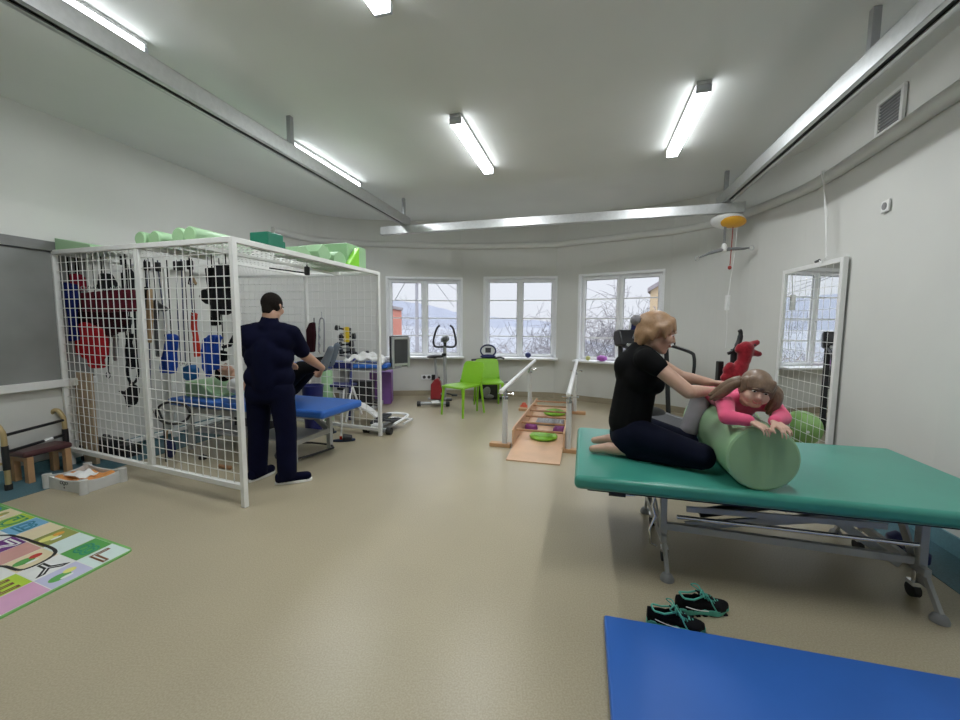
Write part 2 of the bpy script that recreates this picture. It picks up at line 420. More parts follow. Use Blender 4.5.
ridge('hill', [aty(200, 324, 150), aty(380, 326, 150), aty(450, 328, 150), aty(520, 327, 150), aty(560, 331, 150), aty(610, 350, 150), aty(800, 354, 150)], -25, .7, M['hill2'])
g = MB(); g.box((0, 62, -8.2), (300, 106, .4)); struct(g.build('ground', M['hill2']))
def tree(name, base, h, label, m_, seed, spread=.55, depth=6, group=None, r0=.008):
    rnd = random.Random(seed); mb = MB(); tw = MB()
    def grow(p, d, L, r, lev):
        r = max(r, .0105); q = p+d*L; m = p+d*L*.5+V((rnd.uniform(-1, 1), rnd.uniform(-1, 1), 0))*L*.09
        (mb if lev < 1 else tw).tube([p, m, q], [r, r*.85, r*.68], 5 if lev < 2 else 3, caps=False)
        if lev >= depth: return
        for k in range(4 if lev < 3 else 3 if lev < 4 else 2+(rnd.random() < .5)):
            a = V((rnd.gauss(0, 1), rnd.gauss(0, 1), rnd.gauss(.1, .7))).normalized()
            dd = (d*(1-spread)+a*spread).normalized(); grow(p+d*L*rnd.uniform(.45, 1), dd, L*rnd.uniform(.66, .84), r*.62, lev+1)
    grow(V((0, 0, 0)), V((0, 0, 1)), h*.38, h*r0, 0)
    t_ = thing(name, label, 'tree', base, 0, group)
    mb.build('trunk', m_, t_, smooth=180); tw.build('branches', m_, t_); return t_
tree('bare_tree', (3.95, 12.0, -4.6), 8.2, 'tall bare frosted tree filling the left panes of the window behind the woman', M['twig'], 5, .62, 7)
tree('bare_tree', (6.3, 19.5, -6.6), 10.0, 'bare frosted tree in the centre of the window behind the woman', M['twig'], 77, .62, 7)
tree('bare_tree', (8.0, 22.5, -6.6), 11.0, 'bare frosted tree farther back in the right panes of the window behind the woman', M['twig'], 11, .62, 7)
tree('bare_tree', (3.0, 27, -9.6), 10.6, 'pale bare tree in the right sash of the window behind the parallel bars', M['twig'], 21, .62, 7)
tree('bare_tree', (1.3, 42, -14), 14.6, 'distant pale bare tree in the middle of the window behind the parallel bars', M['twig'], 23, .62, 7)
tree('bare_tree', (.45, 15, -7.4), 7.4, 'brownish bare tree at the lower left corner of the window behind the green chairs', M['twig2'], 31, .6, 6)
tree('bare_tree', (-1.9, 26, -9.3), 10.4, 'bare tree behind the exercise bike handlebars, outside the window', M['twig'], 41, .62, 7)
tree('bare_tree', (-5.6, 42, -12), 14.8, 'distant bare tree outside, between the utility pole and the salmon house', M['twig'], 43, .62, 7)
t_ = thing('house', 'salmon-orange house end seen at the left edge of the window behind the footboard', 'house', (-5.02, 16, -8.0))
MB().box((-.2, 1, 4.98), (3.4, 2, 9.96)).build('wall', M['salmon'], t_)
MB().box((-.2, 1, 10.02), (3.5, 2.1, .12)).build('roof', M['roof'], t_)
MB().box((.4, -.02, 8.6), (.4, .06, .7)).build('window', M['pvc'], t_)
t_ = thing('house', 'cream house gable with grey roof edge, outside the window behind the woman', 'house', (8.3, 15.5, -8.0))
a, b = aty(649, 291, 15.5)-V((8.3, 15.5, -8)), aty(676, 274, 15.5)-V((8.3, 15.5, -8))
MB().prism([(a.x+.06, 0), (4.5, 0), (4.5, b.z+.6), (b.x, b.z), (a.x+.06, a.z)], (0, 0, 0), (1, 0, 0), (0, 0, 1), (2.4, 4.6, 0)).build('wall', M['cream'], t_)
MB().prism([(a.x-.12, a.z-.06), (b.x+.5, b.z+.3), (b.x+.5, b.z+.46), (a.x-.12, a.z+.10)], (0, -.15, 0), (1, 0, 0), (0, 0, 1), (2.5, 4.9, 0)).build('roof', M['roof'], t_)
p = aty(417, 324, 15)
t_ = thing('utility_pole', 'grey concrete utility pole standing outside the window behind the exercise bike', 'pole', (p.x, p.y, -8))
MB().cyl((0, 0, 0), (0, 0, 11.3), .10, .055).build('post', M['pole'], t_)
MB().bar((-.5, 0, 10.9), (.5, 0, 10.9), .07, .07).build('crossarm', M['pole'], t_)
wr = MB()
wr.tube([aty(395, 300, 15), aty(417, 262, 15)], .012, 5); wr.tube([aty(417, 258, 15), aty(454, 307, 30)], .014, 5); wr.tube([aty(417, 262, 15), aty(470, 300, 24)], .01, 5)
wr.build('wire', M['dark'], t_, world=True)

# ------------------------------------------------------------ ceiling lamps
M['lamp'] = emit('lit_diffuser', (.93, .97, 1.0), LAMP_STRENGTH)
M['lamp_side'] = emit('lit_diffuser_side', (.93, .97, 1.0), LAMP_STRENGTH*.12)
M['clear_end'] = mat('frosted_end', (.5, .52, .55), .3, var=.05)
M['lamp_base'] = mat('lamp_base', (.62, .63, .63), .5)
ld = V((.262, .965, 0)); LAMPS = []
def lamp(c, label, group='fluorescent ceiling lamps'):
    if not LAMPS:
        r = thing('ceiling_lamp', label, 'lamp', (c[0], c[1], CEIL), math.atan2(ld.y, ld.x), group)
        MB().box((0, 0, -.015), (1.28, .112, .03)).build('base', M['lamp_base'], r, bevel=.008)
        MB().prism([(-.055, -.031), (.055, -.031), (.05, -.085), (-.05, -.085)], (-.615, 0, 0), (0, 1, 0), (0, 0, 1), (1.23, 0, 0)).build('diffuser', [M['lamp'], M['lamp_side']], r)
        for p_ in r.children[-1].data.polygons: p_.material_index = 0 if p_.normal.z < -.5 else 1
        for s in (-1, 1): MB().box((s*.628, 0, -.06), (.025, .112, .056)).build('end_cap', M['clear_end'], r, bevel=.006)
        LAMPS.append(r)
    else: again(LAMPS[0], (c[0], c[1], CEIL), math.atan2(ld.y, ld.x), label, group)
lamp((-.07, 4.407), 'lit fluorescent lamp above the middle of the room, second from the right')
lamp((1.89, 3.89), 'lit fluorescent lamp on the ceiling nearest the hoist beam on the right')
lamp((-1.828, 4.954), 'lit fluorescent lamp beside the left ceiling track, nearest the cage')
lamp((-2.485, 2.29), 'lit fluorescent lamp in the upper left corner of the photo, beside the left track')
lamp((-.745, 1.915), 'lit fluorescent lamp cut by the top edge of the photo')
lamp((1.2, 1.3), 'lit fluorescent lamp on the ceiling near the front of the room')
# ------------------------------------------------------------ ceiling tracks and hoist
M['slot'] = mat('dark_slot', (.03, .03, .03), .7)
def track(name, a, b, label, hang, zt=3.0):
    a, b = V(a), V(b); c = (a+b)/2
    t_ = thing(name, label, 'ceiling track', (c.x, c.y, zt-.12))
    o = c+V((0, 0, zt-.12)); d = (b-a).normalized(); h = (b-a).length/2
    pr = MB(); n = V((-d.y, d.x, 0))
    for s in (-1, 1): pr.bar(-d*h+n*s*.052+Zv*.06, d*h+n*s*.052+Zv*.06, .006, .12); pr.bar(-d*h+n*s*.036+Zv*.004, d*h+n*s*.036+Zv*.004, .034, .008)
    pr.bar(-d*h+Zv*.117, d*h+Zv*.117, .11, .006); pr.bar(-d*h+Zv*.05, d*h+Zv*.05, .1, .004)
    pr.build('rail', M['alu'], t_)
    MB().bar(-d*h+Zv*.03, d*h+Zv*.03, .1, .03).build('slot', M['slot'], t_)
    for q in (-1, 1): MB().bar(d*q*h+Zv*.06, d*q*(h+.008)+Zv*.06, .112, .124).build('end_cap', M['alu'], t_)
    for p in hang:
        p = V(p)-V((c.x, c.y, 0)); p.z = 0
        hb = MB().bar(p+Zv*.122, p+Zv*(CEIL-zt+.118), .045, .045, up=tuple(d)).bar(p-d*.05+Zv*.128, p+d*.05+Zv*.128, .07, .014)
        ho = hb.build('hanger', M['steel'], t_, bevel=.004)
        for q in (-1, 1): MB().cyl(p+d*q*.04+Zv*.135, p+d*q*.04+Zv*.15, .010, n=6).build('bolt', M['chrome'], ho)
    return t_
LT = lambda y: V((-1.78+(y-3.79)*.247, y, 0)); RT_ = lambda y: V((3.02+(y-5.1)*.266, y, 0))
track('ceiling_track', LT(-1.2), LT(6.36), 'long aluminium ceiling track on the left, ending above the cage', [(LT(3.86).x, 3.86, 0), (LT(6.25).x, 6.25, 0), (LT(1.2).x, 1.2, 0)])
track('ceiling_track', RT_(-1.2), RT_(5.28), 'long aluminium ceiling track on the right, ending above the hoist', [(RT_(5.10).x, 5.10, 0), (RT_(2.56).x, 2.56, 0), (RT_(.3).x, .3, 0)])
A_, B_ = V((-1.55, 6.42, 0)), V((3.2, 5.03, 0)); d_ = (B_-A_).normalized()
t_ = thing('gantry_beam', 'aluminium cross beam hanging under the two ceiling tracks', 'beam', ((A_+B_)/2+Zv*2.755))
h_ = (B_-A_).length/2; n_ = V((-d_.y, d_.x, 0))
MB().bar(-d_*h_+Zv*.06, d_*h_+Zv*.06, .09, .12).build('beam_profile', M['alu'], t_, bevel=.006)
for p in (-1, 1): MB().bar(d_*p*h_+Zv*.06, d_*p*(h_+.01)+Zv*.06, .094, .124).build('end_cap', M['alu'], t_)
for q in (LT(6.28), RT_(5.08)):
    p = q-(A_+B_)/2; p.z = 0
    MB().bar(p-n_*.11+Zv*.132, p+n_*.11+Zv*.132, .05, .022).build('trolley', M['steel'], t_, bevel=.004)

hp = at(728, 221, 2.69); u_ = RT
t_ = thing('patient_hoist', 'white and orange oval ceiling hoist hanging at the right end of the cross beam', 'hoist', hp)
tilt = rotm(-20, 6, -8)
MB().ell((0, 0, 0), (.205, .15, .072), tilt, 28, 14).cyl((0, 0, .03), (0, 0, .066), .05).build('hoist_body', M['white'], t_, smooth=60)
M['orange'] = mat('orange_cover', (.80, .40, .03), .35)
MB().ell(tilt@V((.03, -.03, -.028)), (.165, .115, .055), tilt, 28, 12).build('hoist_cover', M['orange'], t_, smooth=180)
MB().bar((-.03, 0, -.06), (-.03, 0, -.34), .03, .006).build('lifting_strap', M['grey'], t_)
sb = MB(); sb.tube([V((-.31, .05, -.445)), V((-.2, .03, -.395)), V((-.08, .01, -.36)), V((.06, -.01, -.345)), V((.2, -.03, -.345)), V((.26, -.04, -.335))], [.014, .026, .034, .034, .026, .013], 10, flat=.7)
so = sb.build('spreader_bar', M['grey'], t_, smooth=60)
for s in (-1, 1):
    c = V((-.335, .052, -.455)) if s < 0 else V((.29, -.042, -.335))
    MB().tube([c+V((.03*math.cos(a*PI/5), 0, .03*math.sin(a*PI/5))) for a in range(10)], .006, 6, closed=True).build('hook', M['chrome'], so)
MB().lathe([(.0, -.055), (.03, -.045), (.04, 0), (.026, .045), (.012, .06)], (-.03, 0, -.335)).build('swivel', M['white'], t_, smooth=60)
M['redcord'] = mat('red_cord', (.35, .04, .03), .6)
rc = MB().tube([(.05, -.03, -.05), (.045, -.03, -.3), (.04, -.03, -.55)], .006, 6).build('emergency_cord', M['redcord'], t_)
MB().ell((.038, -.03, -.58), (.022, .022, .026)).build('pull_knob', M['redcord'], rc, smooth=180)
wc = MB().tube([(.12, 0, -.05), (.11, 0, -.4), (.08, 0, -.70), (.06, 0, -.93)], .0055, 6).build('control_cord', M['white'], t_)
MB().box((.055, 0, -1.02), (.055, .03, .19)).box((.055, -.017, -1.0), (.04, .008, .12)).build('handset', M['white'], wc, bevel=.01)
MB().tube([(.055, 0, -1.11), (.07, 0, -1.35), (.065, 0, -1.6)], .004, 5).build('hanging_cord', M['white'], wc)

# fittings on the right wall
def rw(p): return p
wdir = V((.4, 1.48, 0)).normalized()
RWA, RWB = V((2.95, 2.53, 0)), V((3.42, 4.05, 0))
def atw(px, py, A, B, off=0.0):                          # pixel to a vertical plane over A-B
    n = V((B.y-A.y, -(B.x-A.x), 0)).normalized(); r = RT*((px-480)/FOC)+UP*((360-py)/FOC)+FW
    t = (n.dot(A+V((0, 0, 0)))+off-n.dot(V((0, 0, EYE.z)))*0)/n.dot(r); return EYE+r*t
wd = (RWB-RWA).normalized(); wn = V((-wd.y, wd.x, 0))     # wn points into the room
ang = math.atan2(wd.y, wd.x)
vc = atw(892, 112, RWA, RWB)
t_ = thing('wall_vent', 'square white ventilation grille high on the right wall', 'vent', vc, ang)
fm = MB()
for a, b, c, d in ((-.16, .16, .11, .14), (-.16, .16, -.14, -.11), (-.16, -.125, -.11, .11), (.125, .16, -.11, .11)): fm.box(((a+b)/2, .012, (c+d)/2), (b-a, .024, d-c))
fm.build('vent_frame', M['white'], t_, bevel=.004)
MB().box((0, .004, 0), (.25, .006, .22)).build('backing', M['steel'], t_)
sl = MB()
for k in range(9): sl.box((0, .012, -.1+k*.025), (.25, .012, .006), rot=rotm(35))
sl.build('slats', M['grey'], t_)
tc_ = atw(887, 206, RWA, RWB)
t_ = thing('wall_socket', 'small white square wall socket high on the right wall, above the mirror', 'socket', tc_, ang)
MB().box((0, .008, 0), (.09, .016, .09)).build('face_plate', M['white'], t_, bevel=.006)
MB().cyl((0, .0161, 0), (0, .02, 0), .028, n=20).build('recess', M['grey'], t_)
c0, c1 = atw(829, 168, RWA, V((3.50, 4.75, 0))), atw(829, 258, RWA, V((3.50, 4.75, 0)))
nn = wn*.02
t_ = thing('hanging_cable', 'thin white cable looping down the wall to the top of the mirror', 'cable', c1+nn)
cb = MB(); k_ = wd
cb.tube([c0+nn*2-Zv*.01, c0+nn+k_*.012-Zv*.2, (c0+c1)/2+nn+k_*.02, c1+nn+k_*.0+Zv*.02], .0045, 6)
cb.tube([c0+nn*2+k_*.05-Zv*.01, c0+nn+k_*.03-Zv*.15, (c0+c1)/2+nn-k_*.01, c1+nn+k_*.01, c1+nn+k_*.08-Zv*.03, c1+nn+k_*.14+Zv*.0], .0045, 6)
cb.build('cord', M['white'], t_, world=True)
MB().tube([c1+nn+k_*.13+Zv*.0, c1+nn+k_*.20-Zv*.005], .012, 8).build('plug', M['dark'], t_, world=True)

# mirror with a posture grid, standing against the right wall
mA, mB_ = V((3.235, 3.63, 0)), V((3.425, 4.605, 0)); md = (mB_-mA).normalized(); mn = V((-md.y, md.x, 0))
t_ = thing('standing_mirror', 'tall white-framed mirror with a grid of lines, standing against the right wall', 'mirror', (mA+mB_)/2-mn*.0, math.atan2(md.y, md.x))
W2 = (mB_-mA).length/2
fr = MB()
for u0, u1, z0, z1 in ((-W2, -W2+.045, .04, 2.0), (W2-.045, W2, .04, 2.0), (-W2+.045, W2-.045, 1.955, 2.0), (-W2+.045, W2-.045, .04, .085)):
    fr.box(((u0+u1)/2, -.02, (z0+z1)/2), (u1-u0, .045, z1-z0))
fr.build('mirror_frame', M['white'], t_, bevel=.006)
m_, tt, bb = _mk('silver_mirror'); bb.inputs['Base Color'].default_value = (.86, .88, .87, 1); bb.inputs['Metallic'].default_value = 1; bb.inputs['Roughness'].default_value = .01; M['mirror'] = m_
gl = MB().box((0, -.01, 1.02), (2*W2-.08, .006, 1.88)).build('mirror_glass', M['mirror'], t_)
gr = MB()
for k in range(1, 9): gr.box((-W2+.045+k*(2*W2-.09)/9, -.0065, 1.02), (.004, .001, 1.87))
for k in range(1, 18): gr.box((0, -.0065, .085+k*1.87/18), (2*W2-.09, .001, .004))
gr.build('grid_lines', M['white'], gl)
for s in (-1, 1): MB().box((s*(W2-.06), -.02, .02), (.05, .16, .04)).build('foot', M['white'], t_, bevel=.005)

# ------------------------------------------------------------ therapy cage
FR, FL, BR, BL = V((-1.757, 2.893, 0)), V((-3.95, 3.773, 0)), V((-1.22, 4.818, 0)), V((-3.40, 5.69, 0))
M['cage'] = mat('white_powder_coat', (.78, .78, .75), .4, var=.03)
cage = thing('therapy_cage', 'white steel mesh therapy cage with open right side, full of hanging straps', 'cage', (FR+BL)/2-Zv*0)
HC = 1.985; _L = (FL-FR).length
def zt(p): return HC+.05*((p-FR).dot((FL-FR)/_L)/_L)     # the roof rises a little towards the wall
def frame_post(p, w_=.045, z0=0.0):
    h = zt(p); MB().box(p+Zv*(h+z0)/2, (w_, w_, h-z0), rz=math.atan2((FL-FR).y, (FL-FR).x)).build('post', M['cage'], cage, world=True, bevel=.004)
FM = FR+(FL-FR)*.467; fd = (FL-FR).normalized(); BM = BR+(BL-BR)*.475; SM = FL+(BL-FL)*.5
frame_post(FR, .038); frame_post(FM+fd*.0175, .03, .14); frame_post(FM-fd*.0175, .03, .14); frame_post(FL, .042); frame_post(BR, .04); frame_post(BM, .04); frame_post(BL, .04); frame_post(SM, .04)
def crail(a, b, w_=.04, h_=.04): MB().bar(a, b, w_, h_).build('rail', M['cage'], cage, world=True, bevel=.004)
def T_(p): return p+Zv*(zt(p)-.02)
ZB = Zv*.155
for a, b in ((FR, FM), (FM, FL), (FL, SM), (SM, BL), (BL, BM), (BM, BR), (BR, FR)): crail(T_(a), T_(b))
for a, b in ((FR, FM), (FM, FL)): crail(a+ZB, b+ZB)
for a, b in ((FL, BL), (BL, BM), (BM, BR)): crail(a+Zv*.08, b+Zv*.08)
crail(T_((FM+FR)/2), T_((BM+BR)/2), .035, .035); crail(T_(FM), T_(BM), .035, .035)
def mesh_panel(a, b, z0, sx=.085, sz=.083, r=.0034):
    L = (b-a).length; d = (b-a)/L; mb = MB(); n = max(2, round(L/sx))
    for k in range(1, n): p = a+d*L*k/n; mb.cyl(p+Zv*z0, p+Zv*(zt(p)-.03), r, n=5)
    m = max(2, round((HC-z0)/sz))
    for k in range(1, m): mb.cyl(a+Zv*(z0+(zt(a)-.03-z0)*k/m), b+Zv*(z0+(zt(b)-.03-z0)*k/m), r, n=5)
    mb.build('mesh_panel', M['cage'], cage, world=True)
mesh_panel(FR+fd*.015, FM-fd*.032, .17); mesh_panel(FM+fd*.032, FL-fd*.02, .17)
mesh_panel(BR, BM, .1, .1, .1, .0036); mesh_panel(BM, BL, .1, .1, .1, .0036)
rm = MB(); n = 22                                      # roof mesh
def Q_(p): return p+Zv*(zt(p)-.012)
for k in range(1, n*2): t = k/(n*2); rm.cyl(Q_(FR+(FL-FR)*t), Q_(BR+(BL-BR)*t), .003, n=4)
for k in range(1, 20): t = k/20; rm.cyl(Q_(FR+(BR-FR)*t)+Zv*.004, Q_(FL+(BL-FL)*t)+Zv*.004, .003, n=4)
rm.build('roof_mesh', M['cage'], cage, world=True)
# ------------------------------------------------------------ green therapy table
M['greenvinyl'] = mat('green_vinyl', (.052, .29, .22), .3, var=.04, scale=4, bump=.05, bscale=200)
M['bluevinyl'] = mat('blue_vinyl', (.032, .135, .49), .42, var=.04, scale=4, bump=.05, bscale=200, spec=.35)
M['foam'] = mat('pale_green_vinyl', (.34, .55, .31), .42, var=.03, scale=4)
M['foam2'] = mat('pale_green_vinyl_end', (.30, .49, .26), .42, var=.03, scale=4)  # same vinyl as the cover, darkened to paint shade on the roll ends
M['frame'] = mat('grey_steel_tube', (.42, .43, .42), .4, .1, var=.04)
def cushion(w_, d_, h_, inset=.012, n=10):
    """rounded upholstered slab from (0,0,0) to (w_,d_,h_), slightly crowned."""
    mb = MB(); mb.box((w_/2, d_/2, h_/2), (w_, d_, h_)); return mb
TN = V((.505, 2.06, 0)); tu = V((.968, -.252, 0)); tv = V((.252, .968, 0)); TA = math.atan2(tu.y, tu.x); TZ = .58
t_ = thing('therapy_table', 'large green padded therapy table that the woman kneels on', 'therapy table', TN, TA)
cushion(2.0, 1.07, .075).build('padded_top', M['greenvinyl'], t_, bevel=.028, seg=4)
t_.children[0].location = (0, 0, TZ-.075)
MB().box((1.0, .535, TZ-.0875), (1.86, .94, .022)).build('underboard', M['black'], t_)
fr = MB()
for v_ in (.26, .81): fr.bar((.40, v_, .44), (1.74, v_, .44), .03, .055)
for u_ in (.47, 1.68): fr.bar((u_, .24, .455), (u_, .83, .455), .03, .05)
fr.build('top_frame', M['frame'], t_, bevel=.004)
st = MB()
for u_ in (.6, 1.0, 1.55): st.box((u_, .535, .482), (.05, .9, .02))
st.build('crossbar', M['frame'], t_)
for v_ in (.30, .77):
    MB().bar((.62, v_, .24), (1.52, v_, .42), .022, .045).build('scissor_arm', M['frame'], t_, bevel=.003)
    MB().bar((1.28, v_+.03, .40), (1.64, v_+.03, .16), .022, .045).build('scissor_arm', M['frame'], t_, bevel=.003)
    MB().bar((.5, v_-.02, .235), (1.66, v_-.02, .215), .03, .04).build('base_bar', M['frame'], t_, bevel=.003)
MB().tube([(.55, .2, .33), (1.62, .2, .33)], .012, 10).build('chrome_rod', M['chrome'], t_, smooth=60)
MB().bar((.6, .215, .375), (1.5, .215, .40), .012, .03).build('link_rod', M['frame'], t_)
for u_, s in ((.49, 0), (1.67, 0)):
    for v_, f_ in ((.26, .13), (.81, .94)):
        lg = MB(); lg.bar((u_, v_, .45), (u_+.005, v_, .20), .035, .045); lg.bar((u_+.005, v_, .22), (u_+.012, f_, .035), .02, .028)
        lo = lg.build('leg', M['frame'], t_, bevel=.004)
        MB().lathe([(.035, 0), (.036, .012), (.028, .03), (.014, .042), (.0, .044)], (u_+.012, f_, 0), 18).build('foot_pad', M['grey'], lo, smooth=50)
    bb_ = MB().bar((u_, .2, .19), (u_, .86, .19), .03, .04); bb_.build('base_bar', M['frame'], t_, bevel=.003)
    for v_ in (.32, .75):
        cs = MB().cyl((u_+.03, v_, .085), (u_+.03, v_, .18), .012).box((u_+.03, v_, .075), (.04, .05, .02)).build('caster_fork', M['chrome'], t_)
        MB().cyl((u_+.015, v_, .037), (u_+.045, v_, .037), .036, n=18).build('wheel', M['rubber'], cs, smooth=50)
MB().bar((.45, .32, .40), (.52, .32, .10), .05, .01).build('side_plate', M['frame'], t_)
MB().bar((1.60, .3, .43), (1.72, .3, .08), .06, .01).build('side_plate', M['frame'], t_)
pm = MB().tube([(.45, .30, .46), (.38, .22, .44), (.33, .2, .43), (.28, .2, .425)], .009, 8).build('crank', M['chrome'], t_, smooth=60)
MB().cyl((.19, .2, .425), (.28, .2, .425), .016).build('grip', M['black'], pm)
MB().tube([(.46, .28, .45), (.43, .25, .36), (.45, .25, .30), (.42, .24, .22), (.43, .24, .14), (.46, .25, .12)], .007, 8).build('brake_lever', M['chrome'], t_, smooth=60)
MB().tube([(.55, .36, .474), (.9, .4, .44), (1.3, .38, .472), (1.62, .45, .475)], .008, 8).build('cable', M['black'], t_, smooth=60)
MB().cyl((.75, .535, .22), (1.35, .535, .38), .03, n=16).cyl((1.2, .535, .30), (1.5, .535, .42), .018, n=12).build('lift_motor', M['black'], t_)

# pale green roll on the table
C1, C2 = V((1.365, 1.875, TZ+.161)), V((1.585, 2.73, TZ+.161)); ra = (C2-C1).normalized(); RR = .16; RL = (C2-C1).length
rq = ra.to_track_quat('Z', 'Y').to_matrix()
t_ = thing('foam_roll', 'big pale green padded roll lying across the green table under the girl', 'foam roll', C1-Zv*.161)
MB().lathe([(RR-.012, .0), (RR-.003, .004), (RR, .014), (RR, RL*.5), (RR, RL-.014), (RR-.003, RL-.004), (RR-.012, RL)], (0, 0, .161), 56, rq).build('cover', M['foam'], t_, smooth=40)
for z_, s in ((-.0015, 1), (RL-.002, 1)):
    MB().lathe([(.0, 0), (RR-.013, 0), (RR-.013, .0035), (0, .0035)], V((0, 0, .161))+ra*z_, 56, rq).build('end_disc', M['foam2'], t_)

# ------------------------------------------------------------ people: shared materials
M['skin'] = mat('skin', (.58, .36, .26), .5, var=.05, scale=20, sheen=.1)
M['skin2'] = mat('skin_tanned', (.50, .29, .20), .5, var=.05, scale=20)
M['skin3'] = mat('skin_child', (.66, .42, .32), .5, var=.04, scale=20)
M['lip'] = mat('lip', (.45, .14, .12), .45)
M['teeth'] = mat('teeth', (.75, .72, .66), .3)
M['eyew'] = mat('eye_white', (.72, .70, .68), .25)
M['eyed'] = mat('eye_dark', (.02, .015, .012), .2)
M['blond'] = mat('strawberry_blond_hair', (.36, .215, .115), .45, var=.12, scale=90)
M['brown'] = mat('light_brown_hair', (.20, .13, .085), .4, var=.15, scale=90)
M['blackhair'] = mat('dark_cropped_hair', (.011, .008, .0065), .8, var=.3, scale=60, spec=.12)
M['tee'] = mat('black_cotton', (.006, .006, .0065), .85, var=.2, bump=.15, bscale=30, spec=.12)
M['navy'] = mat('navy_cotton', (.0045, .006, .017), .85, var=.15, bump=.15, bscale=30, spec=.12)
M['navy2'] = mat('navy_scrub', (.0022, .003, .017), .85, var=.15, bump=.2, bscale=25, spec=.12)
M['pink'] = mat('pink_fleece', (.80, .10, .22), .8, var=.06, bump=.2, bscale=40, sheen=.2)
M['greycloth'] = mat('grey_marl', (.25, .24, .25), .85, var=.08, bump=.2, bscale=40, spec=.12)
M['sock'] = mat('grey_sock', (.16, .19, .22), .85, var=.1, spec=.12)
M['whitecloth'] = mat('white_cotton', (.72, .72, .71), .85, var=.04, bump=.2, bscale=25)
def hand(c, wrist, aim, side, up, s=1.0, curl=.5, fr=1.0):
    """capsules of a hand: wrist point, direction of the fingers, sideways axis towards the thumb, back-of-hand axis."""
    w_, a, sd, u = V(wrist), V(aim).normalized(), V(side), V(up).normalized()
    sd = (sd-a*sd.dot(a)).normalized(); u = a.cross(sd)*(1 if a.cross(sd).dot(u) > 0 else -1); L = .085*s
    for k, o in enumerate((.030, .010, -.010, -.029)): c.append((w_+sd*o*.45*s, w_+a*L+sd*o*s, .0165*s, .0115*s))
    for k, (o, l) in enumerate(((.031, .066), (.0105, .075), (-.0105, .069), (-.030, .054))):
        p = w_+a*L+sd*o*s; d1 = (a*math.cos(curl*.6)-u*math.sin(curl*.6)); d2 = (a*math.cos(curl*1.5)-u*math.sin(curl*1.5)); d3 = (a*math.cos(curl*2.3)-u*math.sin(curl*2.3))
        d1 = (d1+sd*o*(2.5 if fr == 1 else 8)).normalized()
        q = p+d1*l*.45*s; r_ = q+d2*l*.32*s; t2 = r_+d3*l*.25*s
        c += [(p, q, .0098*s*fr, .0088*s*fr), (q, r_, .0088*s*fr, .008*s*fr), (r_, t2, .008*s*fr, .0068*s*fr)]
    p = w_+a*.02*s+sd*.018*s; q = p+(a*.6+sd*.75-u*.25).normalized()*.042*s; r_ = q+(a*.9+sd*.3-u*.35).normalized()*.03*s; t2 = r_+(a-u*.3).normalized()*.022*s
    c += [(p, q, .0145*s, .0115*s), (q, r_, .0112*s, .0095*s), (r_, t2, .0095*s, .0075*s)]
def basis(f, up=(0, 0, 1)):
    f = V(f).normalized(); l = V(up).cross(f).normalized(); u = f.cross(l); return Matrix((f, l, u)).transposed()   # columns: forward, left, up
def head_shape(c, B, s=1.0, child=False):
    """capsules and ellipsoids of a head of height .225*s centred at c (B: forward, left, up)."""
    P = lambda x, y, z: V(c)+B@V((x*s, y*s, z*s))
    ells = [(P(-.012, 0, .028), (.098*s, .077*s, .088*s), B), (P(.022, 0, -.03), (.066*s, .06*s, .078*s), B)]
    caps = [(P(.055, 0, -.088), P(.058, 0, -.09), .026*s, .026*s), (P(.0, .035, -.06), P(.045, .018, -.086), .032*s, .024*s), (P(.0, -.035, -.06), P(.045, -.018, -.086), .032*s, .024*s),
            (P(.082, 0, .012), P(.099, 0, -.022), .009*s, .0115*s), (P(.088, .010, -.026), P(.088, -.010, -.026), .010*s, .010*s),
            (P(.060, .042, -.018), P(.06, .04, -.025), .026*s, .026*s), (P(.060, -.042, -.018), P(.06, -.04, -.025), .026*s, .026*s),
            (P(.07, .03, .03), P(.07, -.03, .03), .018*s, .018*s),
            (P(.083, .014, -.052), P(.083, -.014, -.052), .0085*s, .0085*s), (P(.079, .012, -.064), P(.079, -.012, -.064), .0085*s, .0085*s)]
    if child:
        ells = [ells[0], (P(.020, 0, -.022), (.066*s, .066*s, .068*s), B)]
        caps = [(P(.05, 0, -.074), P(.053, 0, -.076), .025*s, .025*s), (P(.0, .035, -.05), P(.045, .018, -.072), .034*s, .026*s), (P(.0, -.035, -.05), P(.045, -.018, -.072), .034*s, .026*s),
                (P(.083, 0, .0), P(.094, 0, -.022), .007*s, .0105*s), (P(.084, .008, -.025), P(.084, -.008, -.025), .008*s, .008*s),
                (P(.054, .038, -.028), P(.056, .034, -.034), .031*s, .031*s), (P(.054, -.038, -.028), P(.056, -.034, -.034), .031*s, .031*s), (P(.068, .03, .035), P(.068, -.03, .035), .018*s, .018*s)]
    for q in (1, -1):
        caps += [(P(-.018, q*.077, .012), P(-.012, q*.077, -.022), .014*s, .009*s), (P(-.022, q*.083, .014), P(-.022, q*.084, -.004), .010*s, .009*s)]
    return caps, ells, P
